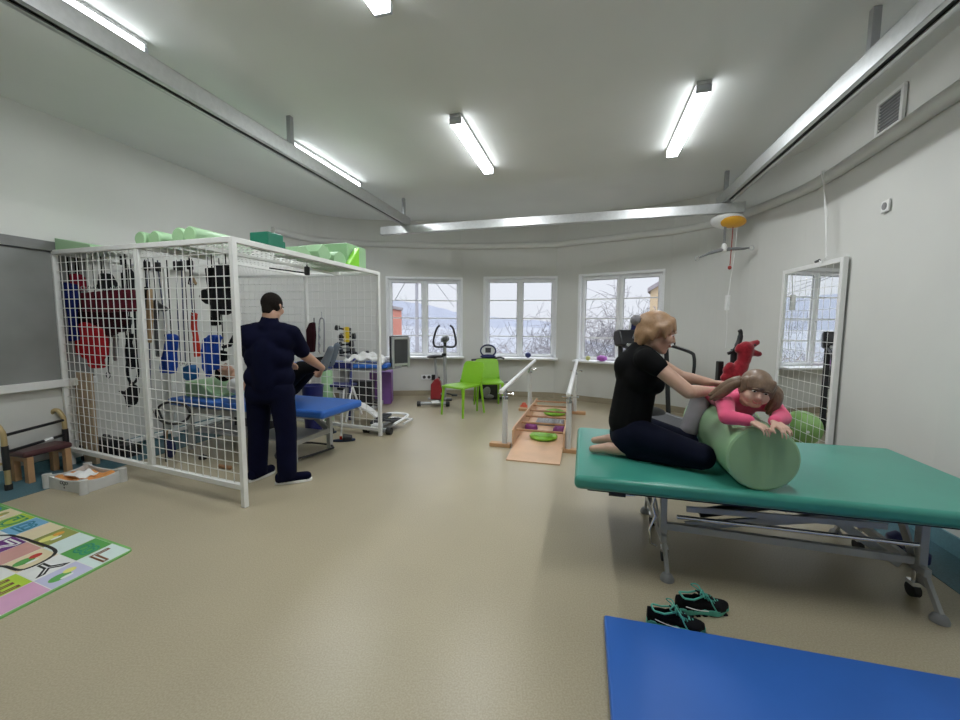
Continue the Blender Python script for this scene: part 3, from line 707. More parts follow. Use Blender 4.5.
def face(parent, P, B, s, smile=0.0, iris='eyed', brow=None, world=True):
    for q in (1, -1):
        e = MB().ell(P(.0765, q*.031, .008), (.0075*s, .014*s, .0052*s), B, 14, 8).build('eye', M['eyew'], parent, world=world, smooth=180)
        MB().ell(P(.0825, q*.031, .008), (.0032*s, .0072*s, .0050*s), B, 12, 6).build('iris', M[iris], e, world=world, smooth=180)
        MB().tube([P(.084, q*.050, .022), P(.092, q*.032, .029), P(.092, q*.014, .026)], [.003*s, .0045*s, .0035*s], 6).build('eyebrow', M[brow or 'brown'], parent, world=world, smooth=60)
    m_ = MB().tube([P(.078, .026, -.053+smile*.012), P(.0885, .013, -.057), P(.0915, 0, -.058), P(.0885, -.013, -.057), P(.078, -.026, -.053+smile*.012)], [.002*s, .005*s, .006*s, .005*s, .002*s], 8)
    m_.build('mouth', M['lip'], parent, world=world, smooth=180)

# ------------------------------------------------------------ woman kneeling on the table
W = thing('person', 'woman in black T-shirt with pinned-up blond hair kneeling on the green table', 'person', (.95, 2.42, TZ))
hc = V((1.045, 2.36, 1.335)); HB = basis((.93, -.34, -.30))
hcap, hell, HP = head_shape(hc, HB, 1.0)
neck = (V((.955, 2.40, 1.20)), hc+HB@V((-.03, 0, -.07)), .052, .05)
pel, chest = V((.925, 2.43, .735)), V((.96, 2.415, 1.08))
shN, shF = V((.945, 2.25, 1.19)), V((1.03, 2.555, 1.20))
elN, elF = V((1.125, 2.13, 1.022)), V((1.255, 2.485, 1.06))
wrN, wrF = V((1.315, 2.245, 1.01)), V((1.40, 2.40, 1.035))
knN, knF = V((1.215, 2.135, .665)), V((1.27, 2.41, .665))
hipN, hipF = V((.945, 2.33, .73)), V((.985, 2.52, .73))
anN, anF = V((.845, 2.375, .625)), V((.905, 2.545, .63))
c = list(hcap)+[neck, (pel, chest, .10, .105), (shN, shF, .05, .05), (chest+V((.02, 0, -.08)), chest+V((.02, 0, .05)), .1, .09)]
for sh, el, wr in ((shN, elN, wrN), (shF, elF, wrF)):
    c += [(sh, el, .046, .038), (el, el.lerp(wr, .35), .038, .036), (el.lerp(wr, .35), wr, .036, .024)]
hand(c, wrN, (.12, .06, -.01), (0, .3, .1), (0, -.1, 1), .95, .35); hand(c, wrF, (.10, -.05, -.01), (0, -.3, .1), (0, .1, 1), .95, .35)
for hp_, kn, an in ((hipN, knN, anN), (hipF, knF, anF)):
    c += [(hp_, kn, .075, .05), (kn-Zv*.02, an, .045, .032), (an, an+V((-.05, .03, .0)), .036, .036), (an+V((-.05, .03, .0)), an+V((-.14, .065, -.018)), .034, .022)]
body = blob('body', c, M['skin'], W, .0065, 5, True, ells=hell)
face(W, HP, HB, 1.0, .2, brow='blond')
tc_ = [(pel+V((0, 0, .05)), chest, .124, .118), (chest+V((-.005, -.05, 0)), chest+V((.0, .06, 0)), .115, .115), (shN+V((.0, .03, -.01)), shF+V((0, -.03, -.01)), .066, .066), (chest+V((.07, -.07, -.05)), chest+V((.075, .07, -.05)), .062, .062), (V((.905, 2.40, 1.13)), V((.965, 2.40, 1.225)), .095, .070), (V((.96, 2.32, 1.20)), V((.985, 2.48, 1.205)), .062, .062),
       (shN, shN.lerp(elN, .24), .064, .058), (shF, shF.lerp(elF, .3), .064, .058)]
blob('t_shirt', tc_, M['tee'], W, .009, 6, True)
pc = [(pel+V((-.0, -.05, -.04)), pel+V((.02, .06, -.04)), .116, .116)]
for hp_, kn, an in ((hipN, knN, anN), (hipF, knF, anF)): pc += [(hp_, kn, .096, .070), (kn+V((0, 0, -.012)), an+V((.07, -.03, 0)), .062, .050), (kn, kn, .074, .074)]
blob('trousers', pc, M['navy'], W, .010, 6, True, keep=lambda p: p.z > TZ-.001)
# hair: cap, fringe, bun
hx = [(HP(-.022, 0, .034), (.104, .087, .094), HB), (HP(-.05, 0, -.01), (.075, .078, .075), HB)]
hcps = [(HP(.045, .045, .082), HP(.080, .038, .03), .022, .010), (HP(.05, .0, .09), HP(.089, 0, .036), .024, .010), (HP(.045, -.045, .082), HP(.080, -.038, .03), .022, .010), (HP(.03, -.066, .06), HP(.058, -.060, .012), .022, .014), (HP(.03, .066, .06), HP(.058, .060, .012), .022, .014), (HP(.02, -.078, .04), HP(.045, -.076, -.02), .02, .009), (HP(.02, .078, .04), HP(.045, .076, -.02), .02, .009), (HP(-.09, -.02, -.04), HP(-.10, 0, .06), .035, .03), (HP(-.05, -.06, -.02), HP(-.07, -.035, -.085), .034, .022), (HP(-.05, .06, -.02), HP(-.07, .035, -.085), .034, .022), (HP(-.085, 0, -.03), HP(-.085, 0, -.09), .036, .024), (HP(-.01, -.082, .03), HP(-.02, -.076, -.045), .022, .014), (HP(-.01, .082, .03), HP(-.02, .076, -.045), .022, .014)]
hair = blob('hair', hcps, M['blond'], W, .006, 24, True, ells=hx)
MB().ell(HP(-.135, .0, .035), (.036, .036, .034), HB, 16, 10).build('hair_bun', M['greycloth'], hair, world=True, smooth=180)
MB().tube([HP(-.108, .03*math.cos(k*PI/6), .035+.03*math.sin(k*PI/6)) for k in range(12)], .011, 8, closed=True).build('hair_tie', M['dark'], hair, world=True, smooth=180)

# ------------------------------------------------------------ girl lying on the roll
G = thing('person', 'small girl in a pink long-sleeved top lying on the green roll', 'person', (1.43, 2.3, TZ+.32))
gh = V((1.388, 1.995, 1.058)); GB = basis((-.30, -.92, -.16), (.26, .1, 1)); gs = .82
gcap, gell, GP = head_shape(gh, GB, gs, True)
gsL, gsR = V((1.315, 2.12, .975)), V((1.525, 2.08, .975))
geL, geR = V((1.235, 1.965, .925)), V((1.505, 1.955, .925))
gwL, gwR = V((1.300, 1.89, .925)), V((1.405, 1.875, .925))
gp, gc = V((1.505, 2.52, .955)), V((1.425, 2.16, .955))
gkL, gkR = V((1.285, 2.42, .725)), V((1.675, 2.36, .74))
gaL, gaR = V((1.315, 2.60, .645)), V((1.715, 2.56, .63))
c = list(gcap)+[(V((1.42, 2.11, .985)), gh+GB@V((-.02, 0, -.06)), .036, .036), (gc, gp, .068, .07), (gsL, gsR, .036, .036)]
for s_, e_, w_ in ((gsL, geL, gwL), (gsR, geR, gwR)): c += [(s_, e_, .033, .028), (e_, w_, .027, .019)]
hand(c, gwL, (.045, -.075, -.03), (.3, .1, .0), (0, -.2, 1), .70, .55, .80); hand(c, gwR, (.01, -.085, -.03), (-.3, .0, .0), (0, -.2, 1), .70, .55, .80)
for k_, a_, sx in ((gkL, gaL, -1), (gkR, gaR, 1)): c += [(gp+V((sx*.07, 0, -.01)), k_, .05, .038), (k_, a_, .036, .026), (a_, a_+V((sx*.005, .06, .0)), .024, .018)]
blob('body', c, M['skin3'], G, .0042, 4, True, ells=gell)
face(G, GP, GB, gs, 1.0, brow='brown')
MB().tube([GP(.0915, .012, -.056), GP(.094, 0, -.0575), GP(.0915, -.012, -.056)], [.001, .0028, .001], 6).build('teeth', M['teeth'], G, world=True, smooth=180)
tc_ = [(gc, gp+V((0, -.02, .0)), .083, .080), (gsL+V((.02, .01, 0)), gsR+V((-.02, .01, 0)), .050, .050), (V((1.42, 2.14, .965)), V((1.418, 2.10, .985)), .052, .046),
       (gsL, geL, .046, .039), (geL, geL.lerp(gwL, .92), .038, .029), (gsR, geR, .046, .039), (geR, geR.lerp(gwR, .92), .038, .029), (gp+V((-.04, -.02, 0)), gp+V((.04, -.02, 0)), .078, .078)]
blob('pink_top', tc_, M['pink'], G, .007, 4, True)
pc = [(gp+V((-.04, .03, -.005)), gp+V((.04, .03, -.005)), .079, .079)]
for k_, a_, sx in ((gkL, gaL, -1), (gkR, gaR, 1)): pc += [(gp+V((sx*.075, .01, -.02)), k_, .064, .052), (k_, a_.lerp(k_, .15), .050, .040)]
blob('trousers', pc, M['greycloth'], G, .008, 4, True)
hx = [(GP(-.020, 0, .036), (.109*gs, .086*gs, .090*gs), GB), (GP(-.05, 0, -.01), (.07*gs, .078*gs, .075*gs), GB)]
hc_ = [(GP(.050, y, .074), GP(.0865-7*y*y, y*1.04, zq), .016, .009) for y, zq in ((-.056, .020), (-.040, .030), (-.026, .033), (-.012, .038), (.002, .041), (.016, .035), (.030, .032), (.044, .026), (.058, .019))]
hc_ += [(GP(.02, q*.074, .05), GP(.035, q*.08, -.02), .02, .010) for q in (1, -1)]
hr = blob('hair', hc_, M['brown'], G, .005, 12, True, ells=hx)
for q, pts in ((1, [GP(-.02, .085, .03), GP(-.01, .125, .0), V((1.535, 2.00, .97)), V((1.545, 1.985, .905))]), (-1, [GP(-.03, -.085, .02), V((1.32, 2.06, .985)), V((1.285, 2.10, .955)), V((1.27, 2.13, .93))])):
    if q == 1: pts = [GP(-.02, .085, .03), GP(-.015, .12, .01), GP(-.01, .13, -.05), GP(-.012, .118, -.12)]
    else: pts = [GP(-.02, -.085, .03), GP(-.02, -.125, .0), GP(-.03, -.165, -.07), GP(-.04, -.20, -.125)]
    pt = crom(pts, 4); n = len(pt)
    pg = MB()
    for k in range(5):
        o = V((math.cos(k*1.26), math.sin(k*1.26)*.6, math.sin(k*1.26)))*.012
        pg.tube([p+o*(.6+.8*i/n) for i, p in enumerate(pt)], [.020-.016*max(0, (i/n-.55))/.45 for i in range(n)], 8)
    po = pg.build('pigtail', M['brown'], hr, world=True, smooth=180)
# ------------------------------------------------------------ mats and shoes on the near floor
b0, b1 = at(604, 614, .045), at(959, 677, .045); bu = (V((b1.x, b1.y, 0))-V((b0.x, b0.y, 0))).normalized(); bv = V((-bu.y, bu.x, 0))
t_ = thing('exercise_mat', 'thick blue vinyl floor mat lying in the foreground', 'mat', (b0.x, b0.y, 0), math.atan2(bu.y, bu.x))
MB().box((1.0, -.58, .0225), (2.0, 1.16, .045)).build('mat_cover', M['bluevinyl'], t_, bevel=.010, seg=3)
MB().tube([(.008, -.008, .022), (1.992, -.008, .022), (1.992, -1.152, .022), (.008, -1.152, .022)], .005, 6, closed=True).build('seam', M['bluevinyl'], t_)

M['mint'] = mat('mint_rubber', (.10, .46, .36), .5, var=.08)
M['shoeblack'] = mat('black_mesh_fabric', (.008, .008, .010), .8, var=.3, bump=.3, bscale=150, spec=.15)
def make_shoe(label, loc, rz, group):
    t_ = thing('sneaker', label, 'shoe', loc, rz, group)
    L = .25
    def w_(t): return .028+.016*math.sin(PI*min(1, t*1.25))**.7+.012*math.sin(PI*t)**2 if 0 < t < 1 else .006
    prof = [(t, max(.012, .031*(1-abs(2*t-1)**4)+(.012*math.exp(-((t-.72)/.16)**2))-.006*math.exp(-((t-.42)/.15)**2))) for t in [i/24 for i in range(25)]]
    out = [(t*L, w2) for t, w2 in prof]+[(t*L, -w2) for t, w2 in reversed(prof)]
    so = MB(); so.prism(out, (0, 0, .004), (1, 0, 0), (0, 1, 0), (0, 0, .030)); so.build('sole', M['mint'], t_, bevel=.006)
    tr = MB()
    for k in range(7): tr.box((.03+k*.032, 0, .003), (.018, .062, .006))
    tr.build('tread', M['shoeblack'], t_)
    def sec(i, n=18):
        t = .01+i/n*.97; w2 = [q for q in prof if q[0] <= t][-1][1]*1.0
        hgt = .066 if t < .12 else .062+.004*math.sin(t*9) if t < .36 else .075-.045*min(1, (t-.36)/.45)**.8 if t < .9 else .034*(1-(t-.9)/.1*.45)
        return t*L, max(w2, .012), hgt
    up = MB(); vs, K, NS = [], 12, 18
    for i in range(NS+1):
        x, w2, hg = sec(i)
        for j in range(K):
            a = PI*j/(K-1); open_ = .30 < 1 and x < .135
            zz = .024+hg*(math.sin(a)**.55 if 0 < j < K-1 else 0); yy = w2*math.cos(a)*(1-.22*(math.sin(a)**2))
            vs.append(V((x, yy, zz)))
    fs = []
    for i in range(NS):
        for j in range(K-1):
            x = sec(i)[0]
            if .022 < x < .118 and 3 <= j <= K-5: continue       # foot opening
            fs.append((i*K+j, i*K+j+1, (i+1)*K+j+1, (i+1)*K+j))
    fs.append(tuple(range(K))); fs.append(tuple(NS*K+j for j in reversed(range(K))))
    up._add(vs, fs); uo = up.build('upper', M['shoeblack'], t_, smooth=60)
    sd = uo.modifiers.new('wall', 'SOLIDIFY'); sd.thickness = .005; sd.offset = -1
    ln = MB(); ln.tube([(.024, .016, .088), (.03, .024, .086), (.07, .025, .080), (.118, .02, .092), (.124, 0, .098), (.118, -.02, .092), (.07, -.025, .080), (.03, -.024, .086), (.024, -.016, .088), (.020, 0, .094)], .0045, 6, closed=True)
    ln.build('collar', M['mint'], t_, smooth=180)
    MB().ell((.072, 0, .042), (.055, .024, .014)).build('insole', M['mint'], t_, smooth=180)
    MB().sheet(lambda u, v: V((.100+u*.07, (v-.5)*.036, .098-.026*u+.004*math.sin(v*PI))), 6, 5, .004).build('tongue', M['shoeblack'], t_, smooth=60)
    lc = MB()
    for k in range(5):
        x = .122+k*.017; z = .096-.0105*k
        lc.tube([(x, .024, z-.014), (x+.006, .0, z+.003), (x+.012, -.024, z-.018)], .0028, 6); lc.tube([(x, -.024, z-.014), (x+.006, .0, z+.004), (x+.012, .024, z-.018)], .0028, 6)
    for s in (-1, 1):
        lc.tube(crom([(.122, 0, .10), (.11, s*.02, .122), (.09, s*.036, .112), (.112, s*.028, .098), (.122, 0, .10)], 4), .003, 6)
        lc.tube(crom([(.122, 0, .10), (.135, s*.03, .092), (.15, s*.046, .060), (.165, s*.05, .035)], 4), .003, 6)
    lc.build('laces', M['mint'], t_, smooth=180)
    st = MB()
    for s in (-1, 1): st.tube(crom([(.03, s*.034, .055), (.08, s*.037, .04), (.13, s*.043, .036)], 4), .002, 5)
    st.build('stitching', M['white'], t_)
    return t_
p = at(675, 613, 0); make_shoe('black sneaker with mint sole and laces, whole and pointing right, behind the other shoe', (p.x, p.y, 0), R(3), 'pair of sneakers').scale = (1.05, 1.05, 1.05)
p = at(646, 624, 0); make_shoe('black sneaker with mint lining partly hidden by the corner edge of the blue mat', (p.x, p.y, 0), R(-12), 'pair of sneakers')

M['navyball'] = mat('dark_navy_rubber', (.01, .015, .09), .45)
p = at(917, 566, 0)
t_ = thing('dumbbell', 'small dark navy dumbbell on the teal floor strip under the green table', 'dumbbell', p, R(70))
MB().lathe([(.0, -.045), (.04, -.042), (.056, -.02), (.058, 0), (.056, .02), (.04, .042), (0, .045)], (0, 0, .058), 6, rotm(0, 90, 0)).build('weight', M['navyball'], t_, bevel=.006)
MB().lathe([(.0, -.045), (.04, -.042), (.056, -.02), (.058, 0), (.056, .02), (.04, .042), (0, .045)], (.19, 0, .058), 6, rotm(0, 90, 0)).build('weight', M['navyball'], t_, bevel=.006)
MB().cyl((.03, 0, .058), (.16, 0, .058), .016).build('handle', M['navyball'], t_, smooth=60)

# ------------------------------------------------------------ treadmill behind the woman
tA = V((2.20, 5.45, 0)); tB = V((1.77, 5.47, 0)); 
TC = V((2.36, 5.15, 0)); tr_ = R(-78)                     # walking direction in local +x points back to the window
t_ = thing('treadmill', 'black and grey treadmill with console and handrails behind the woman, below the window', 'treadmill', TC, R(102))
dk = MB(); dk.box((-.35, 0, .11), (1.55, .62, .10)); dk.build('deck', M['dark'], t_, bevel=.02)
M['belt'] = mat('treadmill_belt', (.09, .092, .095), .7, var=.2, scale=90)
MB().box((-.40, 0, .163), (1.35, .46, .006)).build('belt', M['belt'], t_)
for s in (-1, 1):
    MB().box((-.38, s*.27, .166), (1.36, .07, .014)).build('side_rail', M['grey'], t_, bevel=.004)
    up = MB().tube([(.30, s*.36, .08), (.36, s*.36, .6), (.42, s*.355, 1.12)], .035, 10, flat=.7).build('upright', M['black'], t_, smooth=60)
    hr_ = MB(); hr_.tube(crom([(.44, s*.34, 1.10), (.30, s*.36, 1.09), (-.05, s*.365, 1.03), (-.12, s*.365, .97), (-.13, s*.365, .82), (-.10, s*.365, .62)], 5), .021, 10)
    hr_.build('handrail', M['black'], t_, smooth=60)
    MB().tube([(.36, s*.36, 1.118), (.15, s*.364, 1.087), (-.02, s*.366, 1.056)], .010, 6).build('rail_trim', M['chrome'], t_, smooth=60)
    MB().cyl((.36, s*.32, .045), (.36, s*.37, .045), .045).build('foot_wheel', M['rubber'], t_)
hood = MB().ell((.36, 0, .14), (.24, .33, .12), None, 24, 12).build('motor_hood', M['black'], t_, smooth=180)
co = MB(); co.prism([(-.08, 0), (.10, -.02), (.17, .10), (.14, .20), (.02, .22), (-.06, .10)], (.36, -.42, 1.10), (1, 0, 0), (0, 0, 1), (0, .84, 0)); co.build('console', M['black'], t_, bevel=.03, seg=3)
MB().box((.30, 0, 1.215), (.02, .5, .10), rot=rotm(0, -30, 0)).build('display', M['grey'], t_, bevel=.006)
MB().bar((.28, -.36, 1.11), (.28, .36, 1.11), .05, .05).build('crossbar', M['chrome'], t_, bevel=.012)
hd = MB().box((.50, .06, 1.33), (.03, .26, .22), rot=rotm(0, -12, 0)).build('screen', M['white'], t_, bevel=.02)
MB().box((.478, .06, 1.33), (.012, .21, .17), rot=rotm(0, -12, 0)).build('screen_glass', M['navyball'], hd)

# black machine with a red plush toy on it
p = aty(735, 345, 3.70)
t_ = thing('exercise_pole', 'black upright pole with curved handle behind the girl, carrying the red toy', 'exercise machine', (p.x, p.y, 0))
MB().tube([(0, 0, 0.04), (0, 0, .75), (0, .01, p.z-.04)], .028, 10).build('post', M['black'], t_, smooth=60)
MB().lathe([(.24, 0), (.24, .02), (.06, .045), (.03, .06), (0, .06)], (0, 0, 0), 24).build('base', M['black'], t_, smooth=40)
MB().tube(crom([(-.06, 0, p.z-.08), (-.01, 0, p.z-.05), (.035, 0, p.z+.03), (.045, 0, p.z+.11), (.03, 0, p.z+.14)], 5), [.015]*8+[.023]*6+[.018]*6+[.010], 10).build('curved_handle', M['black'], t_, smooth=180)
MB().box((-.13, 0, p.z-.26), (.05, .05, .22)).box((-.07, 0, p.z-.28), (.14, .04, .05)).build('bracket', M['black'], t_, bevel=.008)
MB().bar((-.15, -.02, p.z-.5), (.2, -.02, p.z-.5), .06, .04).bar((-.14, -.02, p.z-.62), (-.14, -.02, p.z-.4), .05, .05).build('seat_clamp', M['black'], t_, bevel=.008)
M['plush'] = mat('red_plush', (.27, .012, .022), .95, var=.2, scale=40, bump=.5, bscale=90, sheen=.4, spec=.1)
b = aty(738, 372, 3.62); X = lambda px, py, dy=0: aty(px, py, 3.62+dy)
t_ = thing('plush_toy', 'dark red plush animal toy draped over the black pole behind the girl', 'toy', b)
TS = .745
blob('toy_body', [(X(741, 366), X(735, 376), .085*TS, .10*TS), (X(744, 360), X(746, 348), .075*TS, .085*TS), (X(746, 347), X(757, 342.5), .055*TS, .035*TS), (X(749, 352), X(759, 354), .05*TS, .035*TS), (X(733, 372), X(725, 378), .07*TS, .055*TS), (X(730, 366), X(727, 370), .05*TS, .05*TS), (X(738, 350), X(739, 346), .04*TS, .03*TS), (X(740, 378), X(745, 384), .06*TS, .05*TS)], M['plush'], t_, .011, 5, True)
for q in ((755, 345), (752, 349)): MB().ell(X(*q, -.045), .009).build('eye', M['black'], t_, world=True, smooth=180)

# ------------------------------------------------------------ parallel bars with the wooden walkway
M['ply'] = mat('birch_plywood', (.66, .42, .26), .4, var=.08, scale=5)
M['dowel'] = mat('dark_wood_dowel', (.36, .19, .09), .45, var=.1)
M['greyrail'] = mat('light_grey_rail', (.62, .62, .60), .4, var=.03)
f0, f1 = at(510, 445, 0), at(571, 451, 0)                 # near posts
g0, g1 = at(532, 408, 0), at(577, 412, 0)
f0, f1, g0, g1 = [V((p.x, p.y, 0)) for p in (f0, f1, g0, g1)]
pd = V((.262, .965, 0)); pn = V((pd.y, -pd.x, 0))
PB = V((.285, 4.42, 0)); PWd = .70; PL = 1.95
t_ = thing('parallel_bars', 'pair of light grey parallel walking bars on posts around the wooden walkway', 'parallel bars', PB, math.atan2(pd.y, pd.x))
for s in (0, 1):
    y = -s*PWd; zr = lambda x: .675+.035*x
    for x in (0, PL):
        zz = zr(x)
        po = MB().cyl((x, y, .03), (x, y, zz-.11), .031, n=16).build('post', M['greyrail'], t_, smooth=60)
        MB().cyl((x, y, zz-.14), (x, y, zz-.01), .021).cyl((x, y, zz-.13), (x, y, zz-.10), .034).build('post_top', M['chrome'], po, smooth=50)
        MB().cyl((x, y-.08, zz-.07), (x, y+.08, zz-.07), .008).cyl((x, y-.10, zz-.07), (x, y-.08, zz-.07), .016).build('clamp', M['chrome'], po, smooth=50)
        MB().box((x, y+(.05 if s == 0 else -.05), .022), (.09, .24, .044)).build('foot', M['wood'], po, bevel=.006)
    MB().tube([(-.22, y, zr(-.22)), (PL+.52, y, zr(PL+.52))], .025, 14).build('hand_rail', M['white'], t_, smooth=50)
    for x in (-.22, PL+.52): MB().ell((x, y, zr(x)), (.012, .025, .025)).build('rail_end', M['white'], t_, smooth=180)
    MB().tube([(PL-.0, y, .52), (PL+.33, y, .02)], .010, 8).build('brace', M['greyrail'], t_)
w0 = V((.335, 4.20, 0))
t_ = thing('wooden_walkway', 'plywood walking ramp with side boards and dark dowel rungs between the parallel bars', 'ramp', w0, math.atan2(pd.y, pd.x))
MB().box((1.33, -.27, .045), (1.95, .54, .018)).build('deck_board', M['ply'], t_, bevel=.003)
MB().prism([(-.25, .0), (.36, .036), (.36, .054), (-.25, .012)], (0, -.0, 0), (1, 0, 0), (0, 0, 1), (0, -.54, 0)).build('ramp_board', M['ply'], t_)
for s in (0, 1):
    y = .009 if s == 0 else -.549
    MB().prism([(.16, 0), (2.3, 0), (2.3, .19), (.20, .23), (.16, .21)], (0, y+.009, 0), (1, 0, 0), (0, 0, 1), (0, -.018, 0)).build('side_board', M['ply'], t_, bevel=.003)
for k in range(6): MB().cyl((.36+k*.36, .02, .165), (.36+k*.36, -.56, .165), .013).build('rung', M['dowel'], t_, smooth=50)
def at_walk(u, v, z=.054): return w0+pd*u+pn*v+Zv*z
M['lime'] = mat('lime_plastic', (.20, .46, .03), .35)
M['purple'] = mat('purple_plastic', (.20, .03, .17), .4)
def disc(label, u, v):
    t_ = thing('balance_disc', label, 'balance disc', at_walk(u, v), 0, 'balance cushions on the wooden walkway')
    MB().lathe([(.0, 0), (.13, 0), (.158, .012), (.163, .03), (.150, .048), (.11, .058), (0, .062)], (0, 0, 0), 36).build('cushion', M['lime'], t_, smooth=50)
    rg = MB()
    for r_ in (.04, .08, .12): rg.tube([(r_*math.cos(a*PI/14), r_*math.sin(a*PI/14), .061-.01*(r_/.14)**4) for a in range(28)], .004, 5, closed=True)
    rg.build('ridges', M['lime'], t_)
disc('lime green round balance disc nearest the foot of the wooden ramp', .47, .30); disc('lime green round balance disc at the far end of the wooden walkway', 1.78, .32)
t_ = thing('balance_pad', 'grey rectangular balance pad lying across the middle of the walkway', 'balance pad', at_walk(1.17, .31), math.atan2(pd.y, pd.x))
MB().box((0, 0, .025), (.24, .36, .05)).build('pad', M['grey'], t_, bevel=.012)
k_ = MB()
for i in range(5):
    for j in range(7): k_.ell((-.09+i*.045, -.135+j*.045, .052), (.012, .012, .008), None, 8, 5)
k_.build('studs', M['steel'], t_)
for u, v, l in ((.86, .10, 'purple half-ball stepping dome on the left side of the walkway'), (.82, .46, 'purple half-ball stepping dome on the right side of the walkway')):
    t_ = thing('stepping_dome', l, 'balance dome', at_walk(u, v), 0, 'purple stepping domes')
    MB().lathe([(.085, 0), (.085, .008), (.078, .04), (.055, .066), (.025, .078), (0, .08)], (0, 0, 0), 28).build('dome', M['purple'], t_, smooth=50)
    n_ = MB()
    for i in range(8): n_.ell((.055*math.cos(i*PI/4), .055*math.sin(i*PI/4), .066), .006, None, 6, 4)
    n_.build('nubs', M['purple'], t_)
p = at(524, 407, 0)
M['orangered'] = mat('orange_red_plastic', (.62, .10, .04), .4)
t_ = thing('training_cone', 'small orange-red object on the floor behind the left walking bar post', 'cone', p)
MB().box((0, 0, .01), (.13, .13, .02)).lathe([(.055, .02), (.035, .06), (.025, .075), (0, .075)], (0, 0, 0), 16).build('cone_body', M['orangered'], t_, smooth=40)

# ------------------------------------------------------------ green chairs
M['chairgreen'] = mat('lime_green_chair_plastic', (.24, .52, .02), .38, var=.04, scale=5)
def make_chair(label, loc, rz):
    t_ = thing('plastic_chair', label, 'chair', loc, rz, 'lime green plastic chairs')       # faces local -y
    st = MB(); st.sheet(lambda u, v: V(((u-.5)*(.44-.03*v), -.22+v*.43, .455-.012*math.sin(u*PI)*math.sin(v*PI)-.012*(1-v)**6)), 10, 10, .022)
    st.build('seat', M['chairgreen'], t_, smooth=50)
    bk = MB(); bk.sheet(lambda u, v: V(((u-.5)*(.42-.02*v-.05*max(0, v-.85)/.15), .205+.10*v**1.2+.018*(1-(2*u-1)**2), .43+v*.36-.012*abs(2*u-1)**6*(v > .9))), 12, 10, .016)
    bk.build('backrest', M['chairgreen'], t_, smooth=50)
    for sx in (-1, 1):
        MB().tube([(sx*.195, -.19, .445), (sx*.207, -.215, .2), (sx*.212, -.225, 0)], [.022, .019, .015], 10, up=(1, 0, 0)).build('leg', M['chairgreen'], t_, smooth=60)
        MB().tube([(sx*.195, .21, .50), (sx*.198, .225, .42), (sx*.205, .26, .2), (sx*.21, .29, 0)], [.017, .021, .018, .015], 10, up=(1, 0, 0)).build('leg', M['chairgreen'], t_, smooth=60)
        MB().tube([(sx*.19, -.18, .44), (sx*.19, .20, .44)], .014, 8).build('side_frame', M['chairgreen'], t_, smooth=60)
    MB().tube([(-.19, -.19, .437), (.19, -.19, .437)], .014, 8).build('front_frame', M['chairgreen'], t_, smooth=60)
    return t_
q0 = V((-.275, 6.06, 0))
ch = make_chair('lime green plastic chair in front, facing left beside the red exercise bike', q0, R(-38))
again(ch, V((.145, 6.52, 0)), R(6), 'lime green plastic chair standing behind the other, in front of the black ergometer')

# ------------------------------------------------------------ exercise bikes
M['bikered'] = mat('dark_red_cover', (.26, .012, .02), .3, coat=.3)
def P3(px, py, y): return aty(px, py, y)
BX = V((-.715, 6.76, 0))
t_ = thing('exercise_bike', 'upright exercise bike with red housing and black handlebars below the left window', 'exercise bike', BX)
MB().prism([(-.125, .10), (.06, .09), (.075, .25), (.05, .40), (.0, .47), (-.05, .44), (-.115, .36)], (0, .08, 0), (1, 0, 0), (0, 0, 1), (0, -.16, 0)).build('housing', M['bikered'], t_, bevel=.025, seg=3)
MB().tube([(-.02, 0, .44), (-.035, 0, .66), (-.05, 0, .80)], .024, 10).build('seat_post', M['steel'], t_, smooth=60)
MB().ell((-.06, 0, .83), (.13, .10, .03), rotm(0, -6, 0)).ell((.03, 0, .83), (.09, .035, .024)).build('saddle', M['black'], t_, smooth=180)
MB().tube([(.11, 0, .12), (.125, 0, .45), (.12, 0, .75), (.115, 0, 1.0)], .029, 12).build('handle_post', M['steel'], t_, smooth=60)
MB().cyl((.12, -.05, .86), (.12, .05, .86), .026).ell((.095, 0, .86), .03).build('adjust_knob', M['black'], t_, smooth=60)
MB().tube(crom([(.035, 0, 1.355), (-.02, 0, 1.29), (-.07, 0, 1.12), (-.065, 0, 1.03), (-.02, 0, .99), (.115, 0, .995), (.25, 0, .99), (.30, 0, 1.03), (.30, 0, 1.12), (.26, 0, 1.30), (.205, 0, 1.355)], 4), .017, 10).build('handlebar', M['black'], t_, smooth=180)
dm = MB().ell((.125, -.035, 1.12), (.075, .04, .055), rotm(-15, -18, 0), 20, 12).build('display', M['grey'], t_, smooth=180)
MB().ell((.125, -.066, 1.123), (.05, .016, .034), rotm(-15, -18, 0), 16, 8).build('display_screen', M['dark'], dm, smooth=180)
MB().cyl((.12, 0, .99), (.122, -.01, 1.08), .026).build('display_neck', M['black'], t_)
MB().tube([(-.29, -.16, .05), (.16, -.16, .05)], .028, 12).build('front_foot', M['steel'], t_, smooth=60)
for x in (-.30, .18): MB().cyl((x-.03, -.16, .045), (x+.03, -.16, .045), .045, n=16).build('foot_cap', M['rubber'], t_, smooth=60)
MB().tube([(-.2, .22, .05), (.2, .22, .05)], .028, 12).build('rear_foot', M['steel'], t_, smooth=60)
MB().bar((0, -.16, .06), (0, .22, .06), .06, .04).build('base_bar', M['steel'], t_)
MB().tube([(.05, -.06, .22), (.12, -.11, .13), (.17, -.12, .10)], .013, 8).build('crank', M['steel'], t_)
MB().box((.20, -.12, .11), (.10, .10, .028)).build('pedal', M['black'], t_, bevel=.008)
MB().box((.28, .04, .16), (.10, .10, .028)).bar((.05, .06, .2), (.28, .05, .16), .02, .02).build('pedal', M['black'], t_, bevel=.006)
MB().box((-.02, -.20, .085), (.13, .10, .008), rot=rotm(14, 0, 20)).build('paper_tag', M['paper'], t_)

